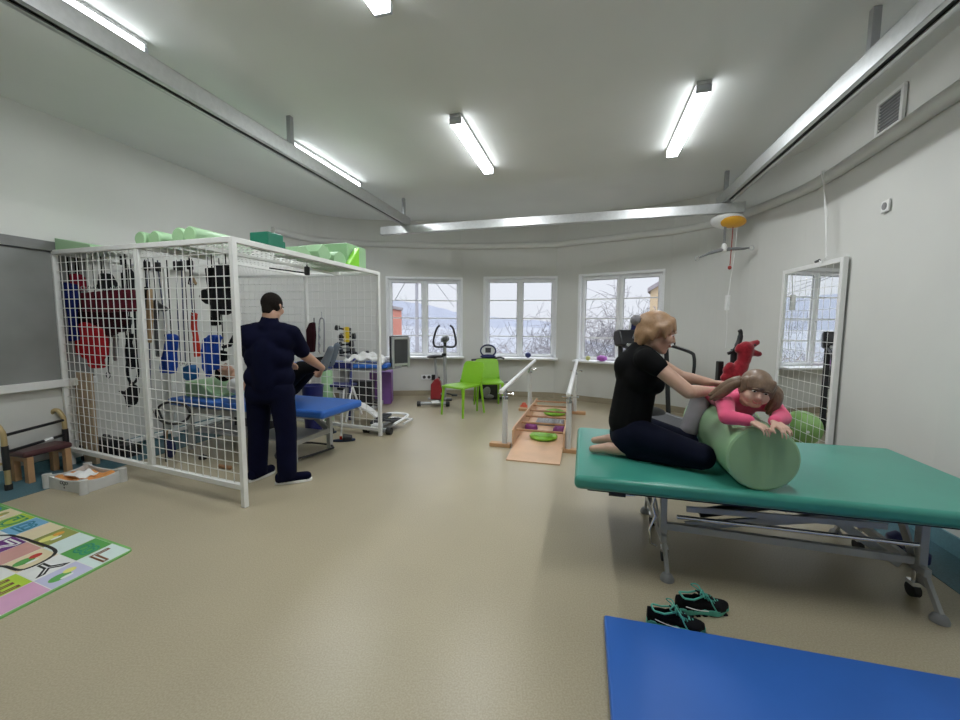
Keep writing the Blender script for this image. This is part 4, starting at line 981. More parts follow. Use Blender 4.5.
BX = V((.165, 7.18, 0))
t_ = thing('ergometer', 'black ergometer bike with oval blue display standing behind the green chairs', 'exercise bike', BX)
MB().box((.0, 0, .21), (.38, .22, .34)).build('housing', M['black'], t_, bevel=.05, seg=3)
MB().ell((-.05, -.11, .17), (.07, .03, .10), rotm(0, 25, 0)).ell((.0, -.115, .09), (.09, .025, .04)).build('cover', M['grey'], t_, smooth=180)
MB().bar((-.28, 0, .04), (.27, 0, .04), .08, .04).build('base_bar', M['dark'], t_, bevel=.01)
for x in (-.26, .26): MB().bar((x, -.18, .035), (x, .18, .035), .05, .05).build('foot', M['dark'], t_, bevel=.012)
MB().tube([(-.04, 0, .36), (-.04, 0, .78)], .03, 12).build('handle_post', M['dark'], t_, smooth=60)
MB().bar((.05, -.05, .33), (.34, -.05, .345), .03, .025).box((.27, -.08, .16), (.06, .10, .08)).build('pedal', M['grey'], t_, bevel=.006)
MB().tube(crom([(-.32, -.02, .735), (-.22, -.02, .745), (-.05, -.02, .765), (.1, -.02, .77), (.20, -.03, .785), (.27, -.04, .76)], 4), .018, 10).build('handlebar', M['black'], t_, smooth=180)
E_ = lambda a, k=1.0: (-.02+.135*k*math.cos(a), -.05, .905+.105*k*math.sin(a))
dm = MB().prism([(.128*math.cos(a*PI/14), .098*math.sin(a*PI/14)) for a in range(28)], (-.02, -.035, .905), (1, 0, 0), (0, 0, 1), (0, .03, 0)).build('display', M['pvc'], t_)
MB().tube([E_(a*PI/14) for a in range(28)], .013, 8, closed=True).build('display_rim', M['navyball'], dm, smooth=180)
MB().box((-.02, -.05, .915), (.10, .01, .085)).build('display_screen', M['dark'], dm)
MB().ell((-.02, -.03, .80), (.14, .08, .04)).box((-.02, -.06, .79), (.10, .04, .03)).build('display_housing', M['navyball'], t_, smooth=180)

# wall outlet with adapter and cable under the left window
A, B = WIN[0][0], WIN[0][1]; wd0 = (B-A).normalized(); wo = atw(429, 377, A, B); an_ = math.atan2(wd0.y, wd0.x)
t_ = thing('wall_outlet', 'double white power outlet with black adapter on the wall beside the exercise bike', 'socket', wo, an_)
MB().box((0, -.008, 0), (.30, .016, .09)).build('face_plate', M['pvc'], t_, bevel=.005)
for x in (-.09, .0): MB().cyl((x, -.0165, 0), (x, -.019, 0), .03, n=18).build('recess', M['dark'], t_)
ad = MB().box((.10, -.05, .0), (.10, .08, .10)).box((.16, -.05, -.02), (.10, .06, .06)).build('adapter', M['black'], t_, bevel=.01)
MB().tube(crom([(.10, -.06, -.05), (.10, -.08, -.3), (.04, -.12, -.52), (-.12, -.14, -.60), (-.30, -.15, -.625)], 5), .007, 6).build('power_cable', M['black'], t_, smooth=180)

# things on the window sills
def onsill(k, px, r_):
    A, B, zb, zt = WIN[k]; d = (B-A).normalized(); n = V((d.y, -d.x, 0)); q = atw(px, 356, A+n*.09, B+n*.09); return V((q.x, q.y, zb+.0175))
M['ballblue'] = mat('navy_spiky_rubber', (.03, .04, .16), .5)
M['ballpurple'] = mat('violet_rubber', (.42, .10, .48), .5)
M['ballyellow'] = mat('yellow_green_rubber', (.48, .50, .18), .5)
def spiky(label, k, px, r_, m_, flat=1.0):
    p = onsill(k, px, r_); t_ = thing('massage_ball', label, 'ball', p, 0, 'massage balls on the window sills')
    MB().ell((0, 0, r_*flat), (r_, r_, r_*flat), None, 20, 12).build('ball', m_, t_, smooth=180)
    sp = MB()
    for i in range(40):
        z = 1-2*(i+.5)/40; a = i*2.39996; rr = math.sqrt(1-z*z); v = V((rr*math.cos(a), rr*math.sin(a), z))
        if z < -.6: continue
        sp.ell(V((v.x*r_, v.y*r_, r_*flat*(1+v.z))), r_*.10, None, 6, 4)
    sp.build('spikes', m_, t_, smooth=180)
spiky('dark blue spiky ball on the sill of the middle window', 1, 528, .052, M['ballblue'])
spiky('purple flattened ball on the sill left of the woman', 2, 602, .085, M['ballpurple'], .6)
spiky('small yellow-green ball on the sill at the left end of the right window', 2, 588, .04, M['ballyellow'])
# beside the mirror
M['ballgreen'] = mat('lime_gym_ball', (.25, .45, .13), .4)
p = V((3.13, 4.68, 0))
t_ = thing('gym_ball', 'lime green gym ball on the floor behind the girl, next to the mirror', 'ball', p)
MB().ell((0, 0, .2), (.2, .2, .2), None, 32, 20).build('ball', M['ballgreen'], t_, smooth=180)
MB().cyl((0, -.198, .2), (0, -.205, .2), .016).build('plug', M['white'], t_)
# ------------------------------------------------------------ blue treatment table in the cage
BO = V((-1.465, 3.66, 0)); bu_ = V((-.951, .309, 0)); BZ = .56; BA = math.atan2(-bu_.y, -bu_.x)
# local frame: +x points along the table to the right end, +y to the far side; origin at the near right corner
t_ = thing('treatment_table', 'blue padded treatment table in the cage, patient lying on it', 'treatment table', BO, BA)
tp = MB().box((-1.02, .32, BZ-.04), (2.04, .64, .08)).build('padded_top', M['bluevinyl'], t_, bevel=.03, seg=4)
MB().box((-1.02, .32, BZ-.092), (1.9, .54, .02)).build('underboard', M['steel'], t_)
for x in (-.40, -1.78):
    for y in (.06, .59): MB().box((x, y, (BZ-.10)/2), (.05, .05, BZ-.10)).build('leg', M['frame'], t_, bevel=.004)
    MB().bar((x, .06, .20), (x, .59, .20), .04, .05).build('cross_tube', M['frame'], t_)
MB().bar((-.40, .56, .22), (-.72, .56, .45), .03, .05).build('brace', M['frame'], t_)
for y in (.06, .56): MB().bar((-.40, y, BZ-.125), (-1.78, y, BZ-.125), .03, .05).build('side_tube', M['frame'], t_)
MB().box((-1.09, .31, .20), (1.36, .46, .02)).build('shelf', M['steel'], t_)
MB().tube(crom([(-.30, .52, .03), (-.42, .60, .03), (-.75, .56, .03), (-.80, .30, .03), (-.62, .06, .03), (-.40, .10, .03), (-.30, .52, .03)], 3), .012, 8).build('foot_lever', M['black'], t_, smooth=60)
MB().box((-1.1, .31, .33), (.5, .18, .14)).build('lift_box', M['dark'], t_, bevel=.01)
def on_bt(x, y, z=0.0): return BO-bu_*x*1.0+V((-(-bu_).y, (-bu_).x, 0))*y+Zv*(BZ+z)     # table point in world space

# head wedge under the patient
hb_ = on_bt(-1.70, .33)
t_ = thing('head_wedge', 'pale green foam wedge at the left end of the blue table, under the patient\'s head', 'cushion', hb_, BA)
MB().prism([(-.24, 0), (.22, 0), (.22, .04), (-.05, .17), (-.24, .17)], (0, -.2, 0), (1, 0, 0), (0, 0, 1), (0, .4, 0)).build('foam', M['foam'], t_, bevel=.015)

# ------------------------------------------------------------ patient
pdx, pdy = -bu_, V((bu_.y*-1, bu_.x, 0)); pdy = V((-pdx.y, pdx.x, 0))
def pt(x, y, z): return on_bt(x, y, z)
T = thing('person', 'patient in white T-shirt and black trousers lying on the blue table, legs lifted', 'person', pt(-1.0, .33, 0))
ph = pt(-1.54, .31, .27); PBm = basis(V((0, 0, 1))+pdx*.35-pdy*.35, -pdx)
pcap, pell, PP = head_shape(ph, PBm, .95)
pcst, ppel = pt(-1.13, .33, .15), pt(-.80, .33, .13)
legs = [(pt(-.76, .25, .13), pt(-.44, .24, .36), pt(-.20, .27, .40), pt(-.19, .27, .40)), (pt(-.76, .43, .13), pt(-.48, .47, .38), pt(-.30, .50, .42), pt(-.29, .5, .42))]
c = list(pcap)+[(pt(-1.32, .33, .18), ph+PBm@V((-.02, 0, -.07)), .05, .05), (pcst, ppel, .11, .11), (pt(-1.25, .17, .15), pt(-1.25, .49, .15), .06, .06)]
for h_, k_, a_, f_ in legs: c += [(h_, k_, .08, .055), (k_, a_, .05, .036), (a_, a_+V((0, 0, .02)), .036, .036), (a_+V((0, 0, -.01)), a_+pdx*.09+Zv*.155, .036, .026)]
el1, wr1 = pt(-1.02, .08, .16), pt(-.98, .20, .36)
c += [(pt(-1.24, .15, .16), el1, .044, .036), (el1, wr1, .036, .026), (pt(-1.24, .51, .16), pt(-.98, .56, .12), .044, .036), (pt(-.98, .56, .12), pt(-.86, .42, .26), .036, .026)]
hand(c, wr1, pdx*-.02+pdy*.05+Zv*.08, pdx, -pdy, .95, .5); hand(c, pt(-.86, .42, .26), -pdy+pdx*.3, pdx, (0, 0, 1), .95, .3)
blob('body', c, M['skin2'], T, .009, 4, True, ells=pell)
face(T, PP, PBm, .95, 0)
blob('hair', [(PP(-.05, .03, .06), PP(-.05, -.03, .06), .05, .05)], M['blackhair'], T, .008, 4, True, ells=[(PP(-.03, 0, .034), (.098, .083, .088), PBm)])
blob('t_shirt', [(pcst+Zv*.0, ppel, .128, .120), (pt(-1.25, .18, .15), pt(-1.25, .48, .15), .085, .085), (pcst+Zv*.05, pt(-.98, .33, .17), .11, .10), (pt(-1.24, .15, .16), (pt(-1.24, .15, .16)).lerp(el1, .6), .062, .056), (pt(-1.24, .51, .16), pt(-1.08, .54, .14), .062, .056)], M['whitecloth'], T, .010, 5, True, keep=lambda p: p.z > BZ+.001)
pc = [(ppel+V((0, 0, .0)), pt(-.76, .33, .13), .125, .12)]
for h_, k_, a_, f_ in legs: pc += [(h_, k_, .105, .078), (k_, a_, .075, .056)]
blob('trousers', pc, M['tee'], T, .011, 5, True, keep=lambda p: p.z > BZ+.001)
for h_, k_, a_, f_ in legs:
    blob('sock', [(a_-pdx*.01, a_+Zv*.01+pdx*.01, .048, .048), (a_+Zv*-.02+pdx*.01, a_+pdx*.10+Zv*.165, .044, .033)], M['sock'], T, .010, 4, True)

# ------------------------------------------------------------ man standing with his back to the room
N = thing('person', 'man in navy scrubs standing with his back turned at the blue table', 'person', (-1.87, 3.52, 0))
KM = lambda x, y, z: V((x*.957-.012, y-.14, z*.968))
MBs = basis((.08, .96, -.22)); mh = KM(-1.845, 3.59, 1.56)
mcap, mell, MP = head_shape(mh, MBs, .98)
sL, sR = KM(-2.06, 3.53, 1.335), KM(-1.66, 3.55, 1.335)
eL, eR = KM(-2.12, 3.70, 1.08), V((-1.575, 3.58, 1.09))
wL_, wR_ = V((-1.90, 3.80, 1.0)), V((-1.535, 3.87, .945))
pv, cs = KM(-1.865, 3.52, .86), KM(-1.86, 3.53, 1.18)
hL, hR = KM(-1.965, 3.53, .84), KM(-1.765, 3.52, .84)
kL, kR = KM(-2.015, 3.585, .47), KM(-1.735, 3.53, .47)
aL, aR = KM(-2.035, 3.58, .088), KM(-1.72, 3.49, .088)
tL, tR = KM(-2.005, 3.665, .035), KM(-1.615, 3.53, .035)
c = list(mcap)+[(KM(-1.855, 3.55, 1.38), mh+MBs@V((-.03, 0, -.07)), .06, .06), (pv, cs, .11, .12), (sL, sR, .055, .055)]
for s_, e_, w_ in ((sL, eL, wL_), (sR, eR, wR_)): c += [(s_, e_, .054, .046), (e_, e_.lerp(w_, .35), .046, .044), (e_.lerp(w_, .35), w_, .044, .029)]
hand(c, wR_, (-.02, .03, -.03), (-.05, .2, .1), (.3, -.2, .2), 1.1, .9); hand(c, wL_, (.1, .1, -.03), (.2, -.1, .1), (-.1, -.1, .3), 1.1, .6)
for h_, k_, a_, f_ in ((hL, kL, aL, tL), (hR, kR, aR, tR)): c += [(h_, k_, .09, .06), (k_, a_, .058, .04), (a_, f_, .035, .03)]
blob('body', c, M['skin2'], N, .008, 5, True, ells=mell)
face(N, MP, MBs, 1.0, 0, brow='blackhair')
blob('hair', [(MP(-.06, 0, .04), MP(-.072, 0, -.045), .055, .042), (MP(-.02, .07, .0), MP(-.03, .066, -.03), .018, .012), (MP(-.02, -.07, .0), MP(-.03, -.066, -.03), .018, .012)], M['blackhair'], N, .007, 6, True, ells=[(MP(-.018, 0, .034), (.101, .0805, .092), MBs)], keep=lambda p: (p-MP(0, 0, 0)).dot(MBs.col[2]) > -.075)
tc_ = [(pv+V((0, 0, .04)), cs, .140, .145), (KM(-1.955, 3.53, .80), KM(-1.775, 3.53, .80), .120, .120), (KM(-1.945, 3.53, 1.12), KM(-1.775, 3.53, 1.12), .122, .122), (KM(-1.99, 3.53, 1.28), KM(-1.73, 3.545, 1.28), .105, .105), (sL+V((.03, 0, .01)), sR+V((-.03, 0, .01)), .070, .070), (KM(-1.97, 3.54, 1.36), KM(-1.74, 3.545, 1.36), .07, .07), (KM(-1.86, 3.54, 1.38), KM(-1.855, 3.55, 1.44), .085, .072),
       (sL, sL.lerp(eL, .75), .072, .068), (sR, sR.lerp(eR, .78), .072, .068), (KM(-1.965, 3.53, .95), KM(-1.765, 3.53, .95), .115, .115)]
blob('scrub_top', tc_, M['navy2'], N, .012, 6, True, keep=lambda p: p.z > .70)
pc = [(KM(-1.95, 3.53, .83), KM(-1.78, 3.525, .83), .116, .116)]
for h_, k_, a_, sx in ((hL, kL, aL, -1), (hR, kR, aR, 1)): pc += [(h_, k_, .108, .088), (k_, a_+V((0, 0, .06)), .086, .080), (a_+V((0, 0, .06)), a_+V((0, 0, -.02)), .080, .078)]
blob('trousers', pc, M['navy2'], N, .012, 6, True, keep=lambda p: p.z > .045)
for a_, f_ in ((aL, tL), (aR, tR)):
    d = (f_-a_); d.z = 0; d.normalize(); b_0 = V((a_.x, a_.y, .045))-d*.055; b_1 = V((f_.x, f_.y, .045))+d*.045
    so = blob('shoe', [(b_0, b_0.lerp(b_1, .45)+Zv*.0, .042, .044), (b_0.lerp(b_1, .4), b_1, .045, .040), (b_0+Zv*.02, b_0.lerp(b_1, .4)+Zv*.02, .042, .038)], M['navy2'], N, .008, 4, True, keep=lambda p: p.z > .018)
    q = V((-d.y, d.x, 0)); L = (b_1-b_0).length
    out = [(L*.5+(L*.5+.045)*math.cos(a*PI/14), (.040+.008*math.cos(a*PI/14))*math.sin(a*PI/14)) for a in range(28)]
    MB().prism(out, V((b_0.x, b_0.y, 0)), d, q, (0, 0, .026)).build('sole', M['white'], so, world=True, bevel=.005)

# ------------------------------------------------------------ things hanging in the cage
cdp = (BR-FR).normalized()
def cgp(px, py, d): a = FL+cdp*d; b = FR+cdp*d; return atw(px, py, a, b)
cnr = V(((FR-FL).y, -(FR-FL).x, 0)).normalized()         # towards the viewer
M['maroon'] = mat('maroon_vinyl', (.10, .008, .018), .5, var=.2, bump=.3, bscale=20, spec=.2)
M['dkmaroon'] = mat('dark_maroon_cloth', (.03, .004, .008), .7, var=.3, spec=.15)
M['red'] = mat('red_cloth', (.42, .012, .02), .6, var=.12, bump=.3, bscale=20, spec=.2)
M['crimson'] = mat('crimson_cloth', (.26, .01, .03), .6, var=.12, bump=.3, bscale=20, spec=.2)
M['royal'] = mat('royal_blue_cloth', (.012, .06, .38), .6, var=.12, bump=.3, bscale=20, spec=.2)
M['blue2'] = mat('blue_foam_cuff', (.02, .12, .32), .6, var=.1, spec=.2)
M['dkblue'] = mat('dark_blue_cloth', (.012, .02, .14), .7, var=.15, bump=.3, bscale=20, spec=.15)
M['webbing'] = mat('black_webbing', (.010, .010, .012), .75, var=.3, spec=.15)
M['tanstrap'] = mat('tan_strap', (.42, .28, .15), .7, var=.12)
M['scarlet'] = mat('scarlet_strap', (.58, .035, .018), .6, var=.1, spec=.2)
M['cord'] = mat('navy_white_cord', (.07, .08, .14), .7, var=.3, scale=60)
M['card'] = mat('cardboard', (.48, .36, .24), .8, var=.08)
def outline(mb, pts, d, th):
    P = [cgp(px, py, d) for px, py in pts]; mb._add(P+[p-cnr*th for p in P], [tuple(range(len(P))), tuple(reversed(range(len(P), 2*len(P))))]+[(i, (i+1) % len(P), (i+1) % len(P)+len(P), i+len(P)) for i in range(len(P))]); return mb
def soft(name, m_, parent, pts, d, th, folds=3, amp=.012, nz=14):
    """a cloth shape with rounded edges and vertical folds, built from its outline at a real depth and thickness."""
    mb = MB(); outline(mb, pts, d, th); o = mb.build(name, m_, parent, world=True)
    me = o.data; bm = bmesh.new(); bm.from_mesh(me); bmesh.ops.triangulate(bm, faces=bm.faces); bmesh.ops.subdivide_edges(bm, edges=bm.edges, cuts=3, use_grid_fill=True)
    bm.to_mesh(me); bm.free()
    md = o.modifiers.new('r', 'REMESH'); md.mode = 'VOXEL'; md.voxel_size = .011
    sm = o.modifiers.new('s', 'SMOOTH'); sm.iterations = 3; sm.factor = .5
    dg = bpy.context.evaluated_depsgraph_get(); m2 = bpy.data.meshes.new_from_object(o.evaluated_get(dg)); o.modifiers.clear(); o.data = m2; bpy.data.meshes.remove(me); m2.name = name
    fx = (FR-FL).normalized()
    for v in m2.vertices:
        s = v.co.dot(fx); v.co += cnr*amp*math.sin(s*folds*14+math.sin(v.co.z*9)*1.3)
    m2.materials.clear(); m2.materials.append(m_ if not isinstance(m_, str) else M[m_])
    m2.polygons.foreach_set('use_smooth', [True]*len(m2.polygons)); return o
ZR = HC-.0
def hangup(mb, p, r=.005): mb.tube([p, V((p.x, p.y, ZR))], r, 6); return mb
def garment(name, label, cat, m_, pts, d, th, hang, folds=3, amp=.012, group=None, extra=None):
    c = cgp(sum(p[0] for p in pts)/len(pts), max(p[1] for p in pts), d)
    t_ = thing(name, label, cat, c, 0, group)
    soft('cloth', m_, t_, pts, d, th, folds, amp)
    mb = MB()
    for h in hang: hangup(mb, cgp(h[0], h[1], d)-cnr*th*.5)
    mb.build('hanger_cord', M['webbing'], t_, world=True)
    return t_
garment('vest', 'dark blue garment hanging at the far left end of the cage', 'garment', M['dkblue'], [(60, 287), (64, 282), (71, 284), (73, 300), (73, 340), (67, 342), (62, 323), (60, 300)], .06, .05, [(66, 284)])
garment('hood', 'crimson padded piece hanging above the maroon vest, near the left cage post', 'garment', M['crimson'], [(66, 276), (73, 273), (77.5, 278), (78, 290), (71, 293), (67, 287)], .10, .06, [(72, 275)])
g_ = garment('therapy_vest', 'wide maroon therapy vest with dark lower part hanging across the left cage panel', 'garment', M['maroon'], [(68, 294), (98, 291), (127, 289), (127.5, 311), (108, 312.5), (68, 311)], .13, .08, [(75, 295), (98, 292), (122, 291)], 5, .012)
soft('lower_part', M['dkmaroon'], g_, [(77, 311), (121, 311), (121, 323), (114, 332), (100, 340), (77, 326)], .15, .06, 5, .012)
ey = MB()
for px in (77, 83, 89, 95, 107, 113, 119): ey.tube([cgp(px, 288, .115)+V((.018*math.cos(a*PI/5), 0, .018*math.sin(a*PI/5))) for a in range(10)], .005, 5, closed=True)
ey.build('ring', M['chrome'], g_, world=True)
garment('therapy_shorts', 'bright red garment hanging below the maroon vest in the left cage half', 'garment', M['red'], [(75, 325), (82.5, 322), (101, 330), (102.5, 350), (99, 368.5), (91, 368.5), (86, 360), (80, 355.5), (65, 352), (65, 342.5), (74.5, 340)], .11, .045, [(80, 328), (95, 332)], 5, .014)
garment('knee_pad', 'black knee pad hanging above the maroon vest in the left cage half', 'pad', M['webbing'], [(98, 273), (105, 273), (112, 287), (107, 290), (97, 290), (95, 286)], .10, .06, [(101, 275)], 2, .006)
t_ = thing('paper_note', 'white paper note fixed to the upper part of the left cage panel', 'note', cgp(116, 272, .03))
outline(MB(), [(110, 264), (121.7, 265), (121.7, 272.5), (110, 271.7)], .008, .004).build('sheet', M['paper'], t_, world=True)
MB().ell(cgp(113, 265, .004), .008).ell(cgp(120, 265.8, .004), .008).build('tape', M['white'], t_, world=True)
garment('strap', 'black strap hanging top down beside the middle cage posts, left of them', 'strap', M['webbing'], [(127, 266), (131.5, 272), (132.5, 296), (129, 292)], .30, .03, [(129, 268)], 2, .004)
garment('strap', 'grey and black buckled strap hanging beside the maroon vest', 'strap', M['dark'], [(122, 315), (128, 317), (127, 330), (118, 333), (117, 325)], .34, .04, [(123, 316)], 2, .006)
garment('ankle_cuff', 'black cuff hanging low in the left cage half, by the middle posts', 'cuff', M['webbing'], [(126, 335), (130, 333), (127.5, 343), (131.7, 357), (131, 370), (125, 363), (124.5, 350)], .30, .05, [(128, 335)], 2, .005)
garment('strap', 'grey strap hanging below the dark maroon part of the vest', 'strap', M['grey'], [(112, 333), (117, 335), (117, 360), (112.5, 362)], .22, .02, [(114.5, 334)], 2, .004)
garment('belt', 'black triangular belt hanging low over the cardboard, left cage half', 'belt', M['webbing'], [(116, 390), (123, 392), (131, 384), (137, 388), (134, 405), (126, 408), (124, 398)], .26, .03, [(128, 390)], 2, .005)
def cordhang(label, pts, d, pulley=True, weight=None, r=.006):
    P = [cgp(px, py, d) for px, py in pts]
    t_ = thing('pulley_cord', label, 'pulley', P[-1], 0, 'pulley cords')
    MB().tube([V((P[0].x, P[0].y, ZR))]+P, r, 6).build('cord', M['cord'], t_, world=True)
    pb = MB().box(P[0]+Zv*.01, (.045, .04, .09)).build('pulley_block', M['black'], t_, world=True, bevel=.008)
    MB().cyl(P[0]-V((0, .018, 0)), P[0]+V((0, .018, 0)), .018, n=14).build('pulley_wheel', M['chrome'], pb, world=True)
    MB().tube([P[-1]+V((.016*math.cos(a*PI/5), 0, .016*math.sin(a*PI/5)-.016)) for a in range(10)], .004, 5, closed=True).build('ring', M['chrome'], t_, world=True)
    return t_
cordhang('pulley cord hanging leftmost behind the right cage panel, long down to the floor area', [(147, 267), (149, 330), (151, 400), (152, 410)], .45)
cordhang('pulley cord running down to the left royal blue sling', [(158, 268), (162, 300), (166, 334)], .50)
cordhang('left one of the two close parallel pulley cords in the right cage half', [(176.5, 267), (178, 320), (181, 362)], .55)
cordhang('right one of the two close parallel pulley cords in the right cage half', [(181.5, 267), (183.5, 320), (185.5, 362)], .55)
cordhang('pulley cord carrying the scarlet strap', [(190, 266), (191, 290), (192.5, 312)], .55)
h_ = thing('rope_triangle', 'small wooden and rope triangle grip hanging from a pulley above the scarlet strap', 'grip', cgp(192, 285, .50))
MB().tube([V((cgp(190, 275, .5).x, cgp(190, 275, .5).y, ZR)), cgp(190, 275, .5), cgp(188.5, 284, .5), cgp(196, 285, .5), cgp(191, 275, .5)], .006, 6).build('rope', M['webbing'], h_, world=True)
MB().bar(cgp(191.5, 276, .49), cgp(196, 284, .49), .02, .02).build('grip', M['tanstrap'], h_, world=True, bevel=.005)
garment('sling', 'royal blue sling hanging on a pulley cord, the left one of two', 'sling', M['royal'], [(163.5, 335), (168.5, 333.5), (172.5, 337), (172, 347), (170, 354), (171, 374), (159.5, 373), (161.5, 350)], .50, .06, [(168, 335)], 4, .012)
garment('sling', 'royal blue sling hanging next to the front cage post, the right one of two', 'sling', M['royal'], [(202, 339), (207, 335), (214, 335), (219, 337), (215.5, 343), (213, 370), (208, 371), (205, 378), (202, 368), (201, 350)], .50, .06, [(208, 336), (215, 336)], 4, .012)
garment('cuff', 'small mid-blue foam cuff hanging between the two royal blue slings', 'cuff', M['blue2'], [(182, 367), (188, 365), (191.5, 369), (191, 379), (186, 381), (182, 378)], .55, .08, [(186, 366)], 1, .0)
garment('strap', 'scarlet strap hanging between the two royal blue slings', 'strap', M['scarlet'], [(190, 312.5), (196, 313), (195, 325), (197.5, 343), (199, 357), (193, 357), (193, 338), (189.7, 325)], .55, .03, [(193, 314)], 2, .006)
garment('harness', 'big black webbing harness hanging from the cage roof by the front corner post', 'harness', M['webbing'], [(205, 267.5), (213, 267), (220, 263), (229, 267), (228, 285), (226, 293), (230, 312), (220, 315), (215, 313), (214, 325), (209, 326), (209, 305), (205, 304), (197, 296), (202.5, 289), (206.7, 289)], .40, .07, [(208, 269), (222, 266)], 3, .010)
garment('strap', 'tan strap hanging just right of the middle cage posts', 'strap', M['tanstrap'], [(146, 290), (150, 288), (151, 320), (150, 343), (147, 343), (146, 320)], .35, .03, [(148, 290)], 2, .004)
garment('harness', 'dark tangle of narrow straps hanging right of the tan strap', 'harness', M['dark'], [(152, 299), (160, 304), (166, 309), (162, 312), (156, 309), (156, 330), (158, 345), (160, 357), (154, 357), (152, 330)], .40, .03, [(154, 300)], 3, .010)
garment('strap', 'black strap hanging highest at left in the right cage half', 'strap', M['webbing'], [(143, 287), (147, 286), (149, 300), (148, 312), (144, 310), (145, 297)], .42, .025, [(145, 288)], 2, .004)
garment('weight_bag', 'small black weight hanging beside the front cage post under the big harness', 'weight', M['webbing'], [(218, 350), (224, 352), (225, 360), (220, 362), (217.5, 357)], .60, .05, [(221, 351)], 1, .0)
garment('strap', 'curved black strap hanging at the front cage post above the small weight', 'strap', M['webbing'], [(220, 346), (227, 344), (232, 335), (234, 338), (230, 347), (222, 349)], .62, .025, [(232, 336)], 1, .002)
for l_, pts in (('thin dark ringed cord hanging in front of the grey strap', [(107, 300), (109, 340), (108, 372)]),):
    P = [cgp(px, py, .24) for px, py in pts]; t_ = thing('tension_line', l_, 'cord', P[-1])
    MB().tube([V((P[0].x, P[0].y, ZR))]+P, .006, 6).build('line', M['webbing'], t_, world=True)
    MB().tube([P[-1]+V((.02*math.cos(a*PI/6), 0, .03*math.sin(a*PI/6)-.03)) for a in range(12)], .005, 5, closed=True).build('ring', M['dark'], t_, world=True)
t_ = thing('strap_loop', 'black strap loop hanging low beside the middle cage posts', 'strap', cgp(132, 384, .22))
MB().tube(crom([V((cgp(129, 366, .22).x, cgp(129, 366, .22).y, ZR)), cgp(129, 340, .22), cgp(127, 366, .22), cgp(129, 380, .22), cgp(134, 383, .22), cgp(138, 374, .22), cgp(136, 352, .22), cgp(134, 300, .22)], 4), .011, 8).build('loop', M['webbing'], t_, world=True, smooth=180)
t_ = thing('cable_loop', 'black cable loop lying low behind the right cage panel', 'cable', cgp(173, 424, .40))
lp = [cgp(173+17*math.cos(a*PI/12), 413+11*math.sin(a*PI/12), .40) for a in range(24)]
MB().tube(lp, .012, 8, closed=True).build('loop', M['black'], t_, world=True)
p0 = cgp(164, 424, .40); MB().tube([V((p0.x, p0.y, 0)), p0+Zv*-.0, cgp(158, 408, .40)], .010, 6).build('stand', M['black'], t_, world=True)
p = at(171, 458, 0)
t_ = thing('sand_bag', 'navy blue weight bag standing on the floor behind the right cage panel', 'weight', p)
MB().ell((0, 0, .10), (.05, .04, .10)).build('bag', M['navyball'], t_, smooth=180); MB().tube(crom([(-.03, 0, .19), (-.02, 0, .28), (.02, 0, .28), (.03, 0, .19)], 4), .008, 6).build('handle', M['tanstrap'], t_, smooth=180)
p = at(225, 469, 0)
t_ = thing('exercise_baton', 'short wooden baton lying on the floor at the foot of the front cage post', 'baton', p)
MB().cyl((-.06, .02, .02), (.06, -.02, .02), .018).ell((.06, -.02, .02), .02).ell((-.06, .02, .02), .02).build('grip', M['dowel'], t_, smooth=60)
p = at(203, 459, 0)
t_ = thing('small_weight', 'little black weight lying on the floor under the blue table, behind the right cage panel', 'weight', p)
MB().lathe([(0, 0), (.035, 0), (.04, .015), (.036, .03), (.012, .034), (.01, .05), (0, .05)], (0, 0, 0), 18).build('disc', M['black'], t_, smooth=40)
a = cgp(73, 372, .10); b = cgp(91, 372, .10); lc = (a+b)/2
t_ = thing('cardboard_sheet', 'tall tan cardboard sheet leaning low in the left cage half', 'board', V((lc.x, lc.y, 0)), math.atan2((b-a).y, (b-a).x))
MB().box((0, .0, a.z/2), ((b-a).length, .03, a.z), rot=None).build('sheet', M['card'], t_, bevel=.003)
MB().box((0, -.018, a.z*.55), ((b-a).length*.9, .004, .02)).build('fold', M['card'], t_)
for k, (px, py, w_, h_, l) in enumerate(((88, 448, .20, .17, 'black equipment case on the floor in the left corner of the cage'), (107, 444, .26, .20, 'black equipment case on the floor in the middle of the left cage half'), (127, 440, .18, .13, 'small black case on the floor by the middle cage posts'))):
    q = cgp(px, py, .16+.10*k); q.z = 0
    t_ = thing('equipment_case', l, 'case', q, math.atan2((FR-FL).y, (FR-FL).x)+.1*k)
    MB().box((0, .0, h_/2), (w_, .16, h_)).build('shell', M['black'], t_, bevel=.02, seg=3); MB().tube([(-.05, -.0, h_-.004), (-.04, 0, h_+.03), (.04, 0, h_+.03), (.05, 0, h_-.004)], .008, 6).build('handle', M['dark'], t_)
    MB().box((0, -.082, h_*.6), (w_*.9, .006, .012)).build('seam', M['dark'], t_)
hk = at(307, 268, HC-.03)
t_ = thing('roof_hook', 'black hook block with strap hanging from the cage roof above the man', 'hook', hk)
MB().box((0, 0, -.03), (.05, .04, .09)).build('block', M['black'], t_, bevel=.01); MB().tube([(0, 0, .06), (0, 0, .0)], .008, 6).build('bolt', M['black'], t_)
MB().bar((-.03, .0, -.05), (-.42, .08, .005), .05, .012).build('strap', M['webbing'], t_)

